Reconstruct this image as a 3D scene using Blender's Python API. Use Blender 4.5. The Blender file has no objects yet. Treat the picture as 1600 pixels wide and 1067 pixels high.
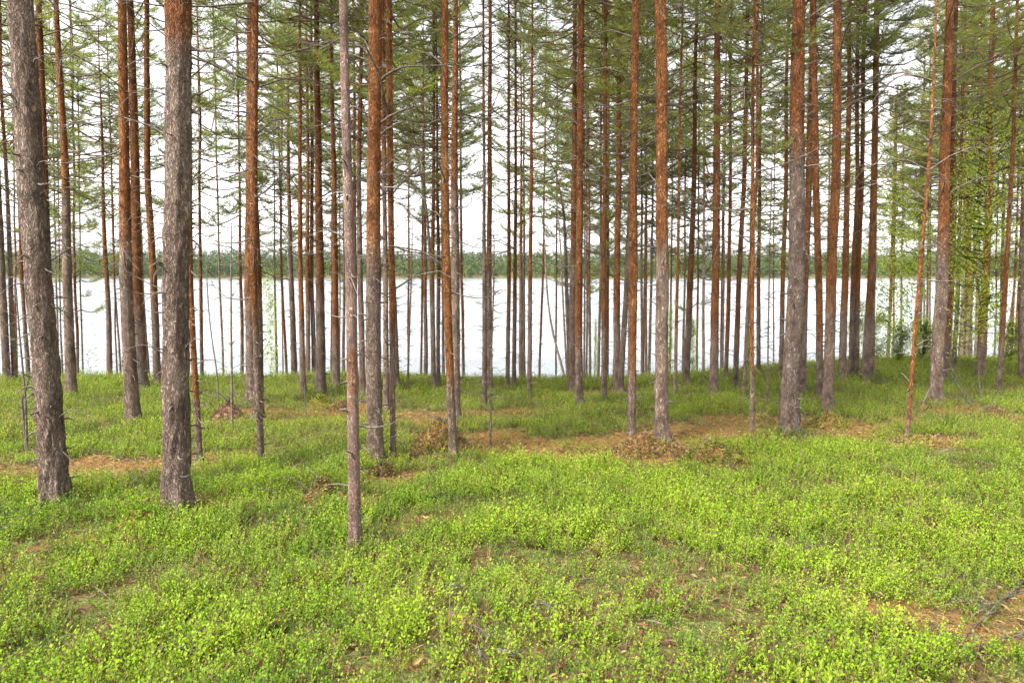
import bpy, math, random
import numpy as np
from mathutils import Vector, Matrix
R = math.radians
S = bpy.context.scene
COL = S.collection

# ------------------------------------------------------------------ camera
EYE = 1.65
PITCH = R(5.7)
FPX = 1600 * 24 / 36
cd = bpy.data.cameras.new('camera')
cd.lens = 24; cd.sensor_width = 36; cd.clip_start = 0.05; cd.clip_end = 9000
cam = bpy.data.objects.new('camera', cd); COL.objects.link(cam)
cam.location = (0, 0, EYE); cam.rotation_euler = (R(90) - PITCH, 0, 0)
S.camera = cam

# ------------------------------------------------------------------ sky and sun (bright overcast)
SUN_EL, SUN_AZ = R(52), R(232)            # veiled sun high behind the camera, to the left
w = bpy.data.worlds.new("World"); S.world = w; w.use_nodes = True
nt = w.node_tree; nt.nodes.clear()
def N(t, **k):
    n = nt.nodes.new(t)
    for a, b in k.items(): setattr(n, a, b)
    return n
sky = N('ShaderNodeTexSky', sky_type='NISHITA', sun_disc=False, sun_elevation=SUN_EL, sun_rotation=SUN_AZ,
        air_density=1.0, dust_density=3.0, ozone_density=1.0)
bw = N('ShaderNodeRGBToBW'); tc = N('ShaderNodeTexCoord')
mp = N('ShaderNodeMapping'); mp.inputs['Scale'].default_value = (2.0, 2.0, 5.0)
no = N('ShaderNodeTexNoise'); no.inputs['Scale'].default_value = 1.6; no.inputs['Detail'].default_value = 5
cr = N('ShaderNodeMapRange'); cr.inputs['From Min'].default_value = 0.3; cr.inputs['From Max'].default_value = 0.7
cr.inputs['To Min'].default_value = 0.8; cr.inputs['To Max'].default_value = 1.25
mul = N('ShaderNodeMath', operation='MULTIPLY'); tint = N('ShaderNodeMix', data_type='RGBA', blend_type='MULTIPLY')
tint.inputs['Factor'].default_value = 1; tint.inputs['B'].default_value = (1.0, 0.99, 0.995, 1)
mix = N('ShaderNodeMix', data_type='RGBA'); mix.inputs['Factor'].default_value = 0.88
bg = N('ShaderNodeBackground'); bg.inputs['Strength'].default_value = 0.14
out = N('ShaderNodeOutputWorld')
L = nt.links.new
L(sky.outputs[0], bw.inputs[0]); L(tc.outputs['Generated'], mp.inputs[0]); L(mp.outputs[0], no.inputs[0])
L(no.outputs['Fac'], cr.inputs[0]); L(bw.outputs[0], mul.inputs[0]); L(cr.outputs[0], mul.inputs[1])
# extra sky brightness added in the lake direction to whiten the water
dt = N('ShaderNodeVectorMath', operation='DOT_PRODUCT'); dt.inputs[1].default_value = (-0.25, 0.93, 0.27)
gl = N('ShaderNodeMapRange'); gl.inputs['From Min'].default_value = 0.2; gl.inputs['From Max'].default_value = 1.0
gl.inputs['To Min'].default_value = 1.0; gl.inputs['To Max'].default_value = 1.2
mg = N('ShaderNodeMath', operation='MULTIPLY')
L(tc.outputs['Generated'], dt.inputs[0]); L(dt.outputs['Value'], gl.inputs[0]); L(mul.outputs[0], mg.inputs[0]); L(gl.outputs[0], mg.inputs[1])
L(mg.outputs[0], tint.inputs['A']); L(sky.outputs[0], mix.inputs['A']); L(tint.outputs['Result'], mix.inputs['B'])
L(mix.outputs['Result'], bg.inputs['Color']); L(bg.outputs[0], out.inputs[0])

sd = bpy.data.lights.new('sun', 'SUN'); sd.energy = 1.5; sd.angle = R(14); sd.color = (1.0, 0.95, 0.87)
sun = bpy.data.objects.new('sun', sd); COL.objects.link(sun)
sv = Vector((math.sin(SUN_AZ) * math.cos(SUN_EL), math.cos(SUN_AZ) * math.cos(SUN_EL), math.sin(SUN_EL)))
sun.rotation_euler = sv.to_track_quat('Z', 'Y').to_euler(); sun.location = sv * 50
vs = S.view_settings
vs.view_transform = 'Standard'; vs.look = 'None'; vs.gamma = 1; vs.use_curve_mapping = False
vs.exposure = 2.25
try:
    S.cycles.max_bounces = 8; S.cycles.transparent_max_bounces = 8; S.cycles.diffuse_bounces = 4
    S.cycles.transmission_bounces = 4; S.cycles.use_denoising = True
except Exception: pass

# ------------------------------------------------------------------ numeric helpers
def _h(ix, iy, iz, s):
    n = (ix.astype(np.int64) * 374761393 + iy.astype(np.int64) * 668265263 + iz.astype(np.int64) * 2147483647 + s * 974634777) & 0xffffffff
    n = ((n ^ (n >> 13)) * 1274126177) & 0xffffffff
    n = ((n ^ (n >> 16)) * 2246822519) & 0xffffffff
    return ((n ^ (n >> 15)) & 0xffffff) / float(0xffffff)
def noise(x, y, z=0.0, s=0):
    x, y, z = np.broadcast_arrays(np.asarray(x, float), np.asarray(y, float), np.asarray(z, float))
    ix, iy, iz = np.floor(x), np.floor(y), np.floor(z)
    fx, fy, fz = x - ix, y - iy, z - iz
    fx, fy, fz = [f * f * (3 - 2 * f) for f in (fx, fy, fz)]
    r = 0
    for a in (0, 1):
        for b in (0, 1):
            for c in (0, 1):
                r = r + _h(ix + a, iy + b, iz + c, s) * (fx if a else 1 - fx) * (fy if b else 1 - fy) * (fz if c else 1 - fz)
    return r
def fbm(x, y, z=0.0, s=0, o=3):
    r = 0; a = 0.5; t = 0
    for i in range(o):
        r = r + a * noise(np.asarray(x) * 2 ** i, np.asarray(y) * 2 ** i, np.asarray(z) * 2 ** i, s + i * 7); t += a; a *= .5
    return r / t
def sstep(a, b, x):
    t = np.clip((np.asarray(x, float) - a) / (b - a), 0, 1); return t * t * (3 - 2 * t)

LAKE = -4.5
def base_h(x, y):
    x = np.asarray(x, float); y = np.asarray(y, float)
    k = sstep(2, 12, x * 18 / np.maximum(y, 8))
    yc = 15.6 + 5.4 * k
    sl = 0.21 - 0.07 * k
    s = 1.1
    d = (y - yc) / s
    drop = s * np.where(d > 20, d, np.log1p(np.exp(np.minimum(d, 20)))) * sl
    h = -0.045 * np.minimum(y, 60) - drop
    h = np.maximum(h, LAKE - 3.5)
    return h
def ground_h(x, y):
    x = np.asarray(x, float); y = np.asarray(y, float)
    h = base_h(x, y)
    near = 1 - sstep(60, 90, np.abs(y) + np.abs(x))
    h = h + near * ((fbm(x * .9 + 11, y * .9 + 5, 0, 3) - .5) * .13 + (noise(x * .28, y * .28, 0, 9) - .5) * .16 + (fbm(x * 4, y * 4, 0, 5, 2) - .5) * .035)
    far = sstep(905, 935, y + 40 * (noise(x * .004, y * 0, 0, 2) - .5)) * 5.5
    hill = sstep(915, 1250, y) * (23 + 10 * noise(x * .003 + 3, y * .002, 0, 21)) + sstep(1250, 2600, y) * 4
    return h + far + hill

def ray(px, py):
    dx = (px - 800) / FPX; dy = -(py - 533.5) / FPX
    c, s = math.cos(PITCH), math.sin(PITCH)
    return (dx, c + dy * s, -s + dy * c)
def at(px, py, Y):
    d = ray(px, py); t = Y / d[1]
    return (d[0] * t, Y, EYE + d[2] * t)
_YS = np.arange(2, 30, 0.02)
def hit(px, py):
    d = ray(px, py); t = _YS / d[1]
    z = EYE + d[2] * t; g = ground_h(d[0] * t, _YS)
    i = np.nonzero(z <= g)[0]
    return float(_YS[i[0]]) if len(i) else None
def gz(x, y): return float(ground_h(x, y))

# ------------------------------------------------------------------ mesh builder
class MB:
    def __init__(s): s.v = []; s.f = {3: [], 4: []}; s.m = {3: [], 4: []}; s.a = []; s.n = 0
    def add(s, v, f, mat=0, attr=0.0):
        v = np.asarray(v, np.float32).reshape(-1, 3); f = np.asarray(f, np.int64)
        k = f.shape[1]; s.f[k].append(f + s.n); s.m[k].append(np.full(len(f), mat, np.int32))
        s.v.append(v); s.a.append(np.broadcast_to(np.asarray(attr, np.float32), (len(v),))); s.n += len(v)
    def mesh(s, name, mats, smooth=True):
        me = bpy.data.meshes.new(name)
        v = np.concatenate(s.v); me.vertices.add(len(v)); me.vertices.foreach_set('co', v.ravel())
        loops = []; start = []; mi = []; c = 0
        for k in (3, 4):
            if s.f[k]:
                f = np.concatenate(s.f[k]); loops.append(f.ravel()); start.append(c + np.arange(len(f)) * k); c += f.size
                mi.append(np.concatenate(s.m[k]))
        loops = np.concatenate(loops).astype(np.int32); start = np.concatenate(start).astype(np.int32); mi = np.concatenate(mi)
        me.loops.add(len(loops)); me.loops.foreach_set('vertex_index', loops)
        me.polygons.add(len(start)); me.polygons.foreach_set('loop_start', start)
        me.polygons.foreach_set('material_index', mi)
        me.polygons.foreach_set('use_smooth', np.full(len(start), smooth))
        at_ = me.attributes.new('tone', 'FLOAT', 'POINT'); at_.data.foreach_set('value', np.concatenate(s.a))
        me.update(calc_edges=True); me.validate()
        for m in mats: me.materials.append(m)
        return me
    def obj(s, name, mats, parent=None, smooth=True, loc=(0, 0, 0)):
        o = bpy.data.objects.new(name, s.mesh(name, mats, smooth)); COL.objects.link(o)
        o.location = loc
        if parent: o.parent = parent
        return o
def tube_arr(pts, rad, sides, cap=True):
    p = np.asarray(pts, float); n = len(p)
    t = np.gradient(p, axis=0); t /= np.linalg.norm(t, axis=1)[:, None] + 1e-9
    ref = np.array([0, 0, 1.]) if abs(t[0][2]) < .8 else np.array([1., 0, 0])
    u = np.cross(t, ref); u /= np.linalg.norm(u, axis=1)[:, None] + 1e-9
    b = np.cross(t, u)
    a = np.arange(sides) * 2 * math.pi / sides
    r = np.asarray(rad, float)
    if r.ndim == 1: r = r[:, None] * np.ones((1, sides))
    v = p[:, None, :] + r[..., None] * (np.cos(a)[None, :, None] * u[:, None, :] + np.sin(a)[None, :, None] * b[:, None, :])
    i = np.arange(n - 1)[:, None] * sides; j = np.arange(sides)[None, :]; j2 = (j + 1) % sides
    f = np.stack([i + j, i + j2, i + sides + j2, i + sides + j], -1).reshape(-1, 4)
    return v.reshape(-1, 3), f
def tube(mb, pts, rad, sides=5, mat=0, attr=0.0):
    v, f = tube_arr(pts, rad, sides); mb.add(v, f, mat, attr)
def empty(name, loc, label, cat, group=None):
    o = bpy.data.objects.new(name, None); COL.objects.link(o); o.location = loc; o.empty_display_size = .2
    return tag(o, label, cat, group)
def tag(o, label, cat, group=None, kind=None):
    o['label'] = label; o['category'] = cat
    if group: o['group'] = group
    if kind: o['kind'] = kind
    return o

# ------------------------------------------------------------------ materials
def mat(name):
    m = bpy.data.materials.new(name); m.use_nodes = True; t = m.node_tree
    return m, t, t.nodes['Principled BSDF']
def nd(t, ty, **k):
    n = t.nodes.new(ty)
    for a, b in k.items():
        if a.startswith('i_'): n.inputs[a[2:].replace('_', ' ')].default_value = b
        else: setattr(n, a, b)
    return n
def ramp(t, stops):
    n = t.nodes.new('ShaderNodeValToRGB'); e = n.color_ramp.elements
    while len(e) < len(stops): e.new(0.5)
    for i, (p, c) in enumerate(stops): e[i].position = p; e[i].color = (*c, 1)
    return n
def mixc(t, fac, a, b, blend='MIX'):
    n = t.nodes.new('ShaderNodeMix'); n.data_type = 'RGBA'; n.blend_type = blend
    for s, v in (('Factor', fac), ('A', a), ('B', b)):
        if hasattr(v, 'links'): t.links.new(v, n.inputs[s])
        else: n.inputs[s].default_value = (*v, 1) if isinstance(v, tuple) else v
    return n.outputs['Result']
def bump(t, h, b, dist, strength=1.0):
    n = t.nodes.new('ShaderNodeBump'); n.inputs['Distance'].default_value = dist; n.inputs['Strength'].default_value = strength
    t.links.new(h, n.inputs['Height']); t.links.new(n.outputs[0], b.inputs['Normal'])

def bark_mat(name='pine_bark', grey=None, orange=None, fine=1.0):
    m, t, b = mat(name); l = t.links.new
    co = nd(t, 'ShaderNodeTexCoord'); mp = nd(t, 'ShaderNodeMapping'); mp.inputs['Scale'].default_value = (1, 1, .24)
    l(co.outputs['Object'], mp.inputs[0])
    oi = nd(t, 'ShaderNodeObjectInfo')
    vo = nd(t, 'ShaderNodeTexVoronoi', feature='DISTANCE_TO_EDGE', i_Scale=46 * fine, i_Randomness=1.0); 
    nz = nd(t, 'ShaderNodeTexNoise', i_Scale=30 * fine, i_Detail=4.0); l(mp.outputs[0], nz.inputs[0])
    wv = mixc(t, .11, mp.outputs[0], nz.outputs['Color'], 'ADD'); l(wv, vo.inputs['Vector'])
    n2 = nd(t, 'ShaderNodeTexNoise', i_Scale=9, i_Detail=5.0, i_Roughness=.65); l(mp.outputs[0], n2.inputs[0])
    n3 = nd(t, 'ShaderNodeTexNoise', i_Scale=2.3, i_Detail=3.0); l(co.outputs['Object'], n3.inputs[0])
    g = ramp(t, grey or [(.25, (.18, .118, .088)), (.5, (.335, .245, .188)), (.75, (.48, .39, .31))]); l(n2.outputs['Fac'], g.inputs[0])
    o = ramp(t, orange or [(.25, (.17, .052, .018)), (.45, (.33, .128, .042)), (.75, (.47, .215, .08))]); l(n2.outputs['Fac'], o.inputs[0])
    at_ = nd(t, 'ShaderNodeAttribute', attribute_name='tone')
    ad = nd(t, 'ShaderNodeMath', operation='MULTIPLY_ADD'); l(n3.outputs['Fac'], ad.inputs[0]); ad.inputs[1].default_value = .7
    l(at_.outputs['Fac'], ad.inputs[2])
    mr = nd(t, 'ShaderNodeMapRange'); mr.inputs['From Min'].default_value = .72; mr.inputs['From Max'].default_value = 1.05
    l(ad.outputs[0], mr.inputs[0])
    c = mixc(t, mr.outputs[0], g.outputs[0], o.outputs[0])
    # furrows between bark plates (base colour multiplied darker along plate edges) and pale lichen flecks
    fr = nd(t, 'ShaderNodeMapRange'); fr.inputs['From Max'].default_value = .14; fr.inputs['To Min'].default_value = .45; l(vo.outputs['Distance'], fr.inputs[0])
    c = mixc(t, 1.0, c, fr.outputs[0], 'MULTIPLY')
    n4 = nd(t, 'ShaderNodeTexNoise', i_Scale=40, i_Detail=2.0); l(co.outputs['Object'], n4.inputs[0])
    lr = nd(t, 'ShaderNodeMapRange'); lr.inputs['From Min'].default_value = .66; lr.inputs['From Max'].default_value = .72; lr.inputs['To Max'].default_value = .55; l(n4.outputs['Fac'], lr.inputs[0])
    c = mixc(t, lr.outputs[0], c, (.42, .43, .38))
    n5 = nd(t, 'ShaderNodeTexNoise', i_Scale=3.2, i_Detail=6.0, i_Roughness=.7); m5 = nd(t, 'ShaderNodeMapping'); m5.inputs['Scale'].default_value = (2.2, 2.2, 1.6)
    l(co.outputs['Object'], m5.inputs[0]); l(m5.outputs[0], n5.inputs[0])
    d5 = nd(t, 'ShaderNodeMapRange'); d5.inputs['From Min'].default_value = .38; d5.inputs['From Max'].default_value = .56; d5.inputs['To Min'].default_value = .55; l(n5.outputs['Fac'], d5.inputs[0])
    c = mixc(t, 1.0, c, d5.outputs[0], 'MULTIPLY')
    hv = mixc(t, oi.outputs['Random'], (.78, .76, .78), (1.25, 1.2, 1.15)); c = mixc(t, 1.0, c, hv, 'MULTIPLY')
    l(c, b.inputs['Base Color']); b.inputs['Roughness'].default_value = .92; b.inputs['Specular IOR Level'].default_value = .2
    hh = nd(t, 'ShaderNodeMath', operation='ADD'); h1 = nd(t, 'ShaderNodeMapRange'); h1.inputs['From Max'].default_value = .25; l(vo.outputs['Distance'], h1.inputs[0])
    l(h1.outputs[0], hh.inputs[0]); l(n2.outputs['Fac'], hh.inputs[1]); bump(t, hh.outputs[0], b, .02)
    return m
M = {}
M['bark'] = bark_mat()
M['smooth_bark'] = bark_mat('smooth_pink_bark', [(.25, (.30, .18, .145)), (.5, (.47, .32, .26)), (.75, (.56, .43, .37))], [(.25, (.34, .11, .045)), (.5, (.48, .19, .08)), (.75, (.5, .26, .13))], 1.6)
def simple(name, stops, scale, rough=.9, bd=.004, coords='Object', tone=0.0, objrand=0.0):
    m, t, b = mat(name); l = t.links.new
    co = nd(t, 'ShaderNodeTexCoord'); n = nd(t, 'ShaderNodeTexNoise', i_Scale=scale, i_Detail=5.0, i_Roughness=.6); l(co.outputs[coords], n.inputs[0])
    r = ramp(t, stops); l(n.outputs['Fac'], r.inputs[0]); c = r.outputs[0]
    if objrand:
        oi = nd(t, 'ShaderNodeObjectInfo'); k = mixc(t, oi.outputs['Random'], (1 - objrand,) * 3, (1 + objrand,) * 3); c = mixc(t, 1.0, c, k, 'MULTIPLY')
    l(c, b.inputs['Base Color']); b.inputs['Roughness'].default_value = rough; b.inputs['Specular IOR Level'].default_value = .25
    if bd: bump(t, n.outputs['Fac'], b, bd)
    return m
M['dead'] = simple('dead_twig_wood', [(.3, (.05, .038, .03)), (.5, (.12, .095, .078)), (.7, (.23, .20, .17))], 30, objrand=.2)
M['twig'] = simple('live_twig_bark', [(.3, (.07, .05, .035)), (.6, (.19, .12, .07))], 12)
M['thin_bark'] = simple('thin_stem_bark', [(.3, (.08, .06, .05)), (.5, (.17, .13, .10)), (.7, (.28, .24, .19))], 14, objrand=.2)
M['red_heap'] = simple('rotting_wood', [(.3, (.045, .022, .015)), (.5, (.15, .075, .045)), (.7, (.30, .19, .13))], 18, bd=.01)

def leaf_mat(name, stops, trans=.35, objvar=None, attr='tone', isl=.35, rough=.6):
    m, t, b = mat(name); l = t.links.new
    a = nd(t, 'ShaderNodeAttribute', attribute_name=attr); ge = nd(t, 'ShaderNodeNewGeometry')
    s = nd(t, 'ShaderNodeMath', operation='MULTIPLY_ADD'); l(ge.outputs['Random Per Island'], s.inputs[0]); s.inputs[1].default_value = isl; l(a.outputs['Fac'], s.inputs[2])
    r = ramp(t, stops); l(s.outputs[0], r.inputs[0]); c = r.outputs[0]
    if objvar:
        oi = nd(t, 'ShaderNodeObjectInfo'); k = mixc(t, oi.outputs['Random'], objvar[0], objvar[1]); c = mixc(t, 1.0, c, k, 'MULTIPLY')
    l(c, b.inputs['Base Color']); b.inputs['Roughness'].default_value = rough; b.inputs['Specular IOR Level'].default_value = .15
    tr = nd(t, 'ShaderNodeBsdfTranslucent'); l(c, tr.inputs['Color']); ms = nd(t, 'ShaderNodeMixShader'); ms.inputs[0].default_value = trans
    l(b.outputs[0], ms.inputs[1]); l(tr.outputs[0], ms.inputs[2])
    l(ms.outputs[0], t.nodes['Material Output'].inputs['Surface'])
    return m
M['needle'] = leaf_mat('pine_needles', [(0, (.15, .20, .06)), (.5, (.235, .30, .07)), (1, (.35, .39, .08))], .5, ((.8, .88, .95), (1.3, 1.2, .8)))
M['leaf'] = leaf_mat('birch_leaves', [(0, (.30, .40, .05)), (.6, (.46, .58, .08)), (1, (.56, .66, .12))], .5, ((.8, .85, .8), (1.15, 1.1, 1.0)))
M['bilberry'] = leaf_mat('bilberry_leaves', [(0, (.11, .04, .025)), (.03, (.035, .06, .018)), (.22, (.065, .15, .014)), (.45, (.148, .268, .012)), (.8, (.24, .368, .016)), (1, (.31, .42, .025))], .4, isl=.17, rough=.6)
M['brown_leaf'] = leaf_mat('dry_leaves', [(0, (.08, .045, .025)), (.5, (.18, .10, .05)), (1, (.32, .22, .10))], .15)
M['moss'] = leaf_mat('moss_and_dry_needles', [(0, (.10, .06, .03)), (.35, (.26, .15, .06)), (.7, (.34, .24, .08)), (1, (.28, .30, .07))], .2)

# ------------------------------------------------------------------ ground patches (bare, brown, mossy) read off the ground plane
PATCH = [  # photo x, y of the centre, half width (m), half depth (m), strength
 (110,735,1.7,.30,.95),(20,742,.8,.28,.9),(60,760,.6,.2,.6),(690,650,1.1,.55,.8),(740,690,.9,.5,.75),(860,700,1.5,.55,.95),(960,712,1.0,.45,.95),(1010,690,.8,.5,.8),
 (1075,680,1.1,.55,.95),(1185,660,.9,.5,.8),(1290,668,.9,.45,.85),(1430,692,1.15,.4,1),(1380,688,.6,.3,.8),(480,650,1.4,.7,.7),(540,640,.9,.6,.75),(400,655,.9,.6,.65),
 (350,720,.6,.4,.6),(530,770,.35,.25,.8),(1520,980,.75,.5,1),(1450,975,.35,.25,.8),(1585,1010,.4,.35,1),(1590,935,.3,.3,.9),(350,1035,.2,.10,.6),(1110,715,.5,.3,.8),(1240,690,.5,.2,.6),
 (200,740,.9,.3,.75),(600,745,.35,.3,.8),(275,800,.5,.25,.5),(1540,650,.7,.3,.6),(1480,640,.8,.4,.6),(1400,655,.4,.3,.6),(820,650,.9,.5,.7),(930,615,.8,.7,.6),(1560,610,1.2,.5,.6),
 (800,1000,.2,.12,.3),(600,1020,.2,.12,.3),(30,900,.4,.2,.3),(170,860,.4,.2,.45),(1180,900,.3,.15,.5),(320,960,.2,.12,.3),(960,920,.15,.1,.3),(700,960,.18,.12,.35),(1350,960,.3,.2,.5),(640,820,.4,.3,.35),(60,660,.9,.5,.4)]
PC = []
for px, py, a, b_, s in PATCH:
    Y = hit(px, py) or 18; X = at(px, py, Y)[0]; PC.append((X, Y, a * (1.0 if Y > 6 else .9), b_ * (1.2 if Y > 6 else .85), s))
def bare(x, y):
    x = np.asarray(x, float); y = np.asarray(y, float)
    wx = x + (fbm(x * 1.7, y * 1.7, 0, 31) - .5) * .9; wy = y + (fbm(x * 1.7, y * 1.7, 0, 37) - .5) * .9
    m = np.zeros(np.broadcast(x, y).shape)
    for X, Y, a, b_, s in PC:
        d = ((wx - X) / a) ** 2 + ((wy - Y) / b_) ** 2
        m = np.maximum(m, s * (1 - sstep(.35, 1.35, d)))
    return m * np.clip(.35 + 2.8 * (fbm(x * 1.5, y * 2.2, 0, 41) - .26), .15, 1)

def ax(parts):
    o = [np.asarray(p, float) for p in parts]; return np.unique(np.round(np.concatenate(o), 4))
gx = ax([np.arange(-16, 16.01, .075), -16 - np.cumsum(.12 * 1.11 ** np.arange(72)), 16 + np.cumsum(.12 * 1.11 ** np.arange(72))])
gy = ax([np.arange(1.8, 7, .045), np.arange(7, 26, .075), 26 + np.cumsum(.1 * 1.07 ** np.arange(88)), np.arange(800, 1400, 12), [1600, 2000, 2600, 3400], 1.8 - np.cumsum(.1 * 1.2 ** np.arange(30))])
gy = gy[(gy > -150)]
GX, GY = np.meshgrid(gx, gy); GZ = ground_h(GX, GY)
nx, ny = len(gx), len(gy)
ii = (np.arange(ny - 1)[:, None] * nx + np.arange(nx - 1)[None, :])
gf = np.stack([ii, ii + 1, ii + nx + 1, ii + nx], -1).reshape(-1, 4)
g = MB(); tone = bare(GX, GY)
g.add(np.stack([GX, GY, GZ], -1), gf, 0, tone.ravel())
m, t, b = mat('forest_floor'); l = t.links.new
co = nd(t, 'ShaderNodeTexCoord'); a_ = nd(t, 'ShaderNodeAttribute', attribute_name='tone')
n1 = nd(t, 'ShaderNodeTexNoise', i_Scale=7, i_Detail=8.0, i_Roughness=.7); l(co.outputs['Object'], n1.inputs[0])
n2 = nd(t, 'ShaderNodeTexNoise', i_Scale=60, i_Detail=4.0, i_Roughness=.7); l(co.outputs['Object'], n2.inputs[0])
n3 = nd(t, 'ShaderNodeTexNoise', i_Scale=1.3, i_Detail=4.0); l(co.outputs['Object'], n3.inputs[0])
gr = ramp(t, [(.3, (.06, .035, .02)), (.43, (.16, .085, .04)), (.53, (.17, .17, .05)), (.64, (.14, .19, .045)), (.78, (.24, .15, .07))]); l(n1.outputs['Fac'], gr.inputs[0])
br = ramp(t, [(.28, (.09, .045, .02)), (.40, (.19, .10, .04)), (.5, (.32, .18, .055)), (.6, (.22, .15, .045)), (.72, (.20, .22, .05))]); l(n1.outputs['Fac'], br.inputs[0])
sp = nd(t, 'ShaderNodeMapRange'); sp.inputs['From Min'].default_value = .35; sp.inputs['From Max'].default_value = .65; sp.inputs['To Min'].default_value = .3; sp.inputs['To Max'].default_value = 1.2; l(n2.outputs['Fac'], sp.inputs[0])
am = nd(t, 'ShaderNodeMath', operation='MULTIPLY_ADD'); l(n3.outputs['Fac'], am.inputs[0]); am.inputs[1].default_value = .5; l(a_.outputs['Fac'], am.inputs[2])
mr = nd(t, 'ShaderNodeMapRange'); mr.inputs['From Min'].default_value = .32; mr.inputs['From Max'].default_value = .75; l(am.outputs[0], mr.inputs[0])
c = mixc(t, mr.outputs[0], gr.outputs[0], br.outputs[0]); c = mixc(t, 1.0, c, sp.outputs[0], 'MULTIPLY')
l(c, b.inputs['Base Color']); b.inputs['Roughness'].default_value = .95; b.inputs['Specular IOR Level'].default_value = .15
hs = nd(t, 'ShaderNodeMath', operation='MULTIPLY_ADD'); l(n2.outputs['Fac'], hs.inputs[0]); hs.inputs[1].default_value = .4; l(n1.outputs['Fac'], hs.inputs[2]); bump(t, hs.outputs[0], b, .05)
M['floor'] = m
go = g.obj('ground', [m]); go['kind'] = 'structure'

# ------------------------------------------------------------------ lake
m, t, b = mat('lake_water'); l = t.links.new
co = nd(t, 'ShaderNodeTexCoord'); mp = nd(t, 'ShaderNodeMapping'); mp.inputs['Scale'].default_value = (.5, 1.6, 1); l(co.outputs['Object'], mp.inputs[0])
n1 = nd(t, 'ShaderNodeTexNoise', i_Scale=1.8, i_Detail=4.0); l(mp.outputs[0], n1.inputs[0])
b.inputs['Base Color'].default_value = (.10, .12, .13, 1); b.inputs['Roughness'].default_value = .14; b.inputs['IOR'].default_value = 1.33
bump(t, n1.outputs['Fac'], b, .10, .8); M['water'] = m
m2 = nd(t, 'ShaderNodeMapping'); m2.inputs['Scale'].default_value = (.012, .07, 1); l(co.outputs['Object'], m2.inputs[0])
n2 = nd(t, 'ShaderNodeTexNoise', i_Scale=1.0, i_Detail=4.0); l(m2.outputs[0], n2.inputs[0])
mr = nd(t, 'ShaderNodeMapRange'); mr.inputs['From Min'].default_value = .4; mr.inputs['From Max'].default_value = .62; mr.inputs['To Min'].default_value = .15; mr.inputs['To Max'].default_value = 1.0
l(n2.outputs['Fac'], mr.inputs[0]); l(mr.outputs[0], [x for x in t.nodes if x.type == 'BUMP'][0].inputs['Strength'])
wb = MB(); wx = np.linspace(-1900, 1900, 12); wy = np.array([22, 40, 80, 160, 320, 640, 1000.])
WX, WY = np.meshgrid(wx, wy); jj = (np.arange(6)[:, None] * 12 + np.arange(11)[None, :])
wb.add(np.stack([WX, WY, np.full_like(WX, LAKE)], -1), np.stack([jj, jj + 1, jj + 13, jj + 12], -1).reshape(-1, 4))
wo = wb.obj('lake', [m]); wo['kind'] = 'structure'

# ------------------------------------------------------------------ far wooded shore
rng = np.random.default_rng(5)
n = 9500
fy = 906 + 345 * rng.random(n) ** 1.5; fx = (rng.random(n) * 2 - 1) * (fy * .86)
fx2 = fx; fz = ground_h(fx, fy); ok = fz > LAKE + .02; fx, fy, fz = fx[ok], fy[ok], fz[ok]; n = len(fx)
K = 26
hgt = rng.uniform(8, 19, n) * (.8 + .5 * noise(fx * .02, fy * .02, 0, 3)); u = rng.random((n, K)) ** .8; an = rng.random((n, K)) * 6.283
kind = rng.random(n)
rad = (np.where(kind[:, None] < .6, (1 - u) * 2.6 + .2, np.sin(np.clip(u, .08, 1) * 3.0) * 3.0))
cx = fx[:, None] + rad * np.cos(an); cy = fy[:, None] + rad * np.sin(an); cz = fz[:, None] + (u * .95 + .02) * hgt[:, None]
c0 = np.stack([cx, cy, cz], -1).reshape(-1, 3); tr = rng.normal(size=(len(c0), 3, 3)) * np.array([1.1, 1.1, .8])
tv = (c0[:, None, :] + tr).reshape(-1, 3)
ff = MB(); tn = np.repeat(np.clip(kind * .8 + rng.normal(size=n) * .12, 0, 1), K * 3)
ff.add(tv, np.arange(len(tv)).reshape(-1, 3), 0, tn)
M['far'] = leaf_mat('far_forest_foliage', [(0, (.03, .05, .022)), (.4, (.05, .085, .027)), (.8, (.085, .13, .03)), (1, (.13, .17, .04))], .2, isl=.2, rough=.9)
fo = ff.obj('far_forest', [M['far']], smooth=False); tag(fo, 'hazy wooded far shore beyond the lake', 'forest', kind='stuff')

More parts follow.
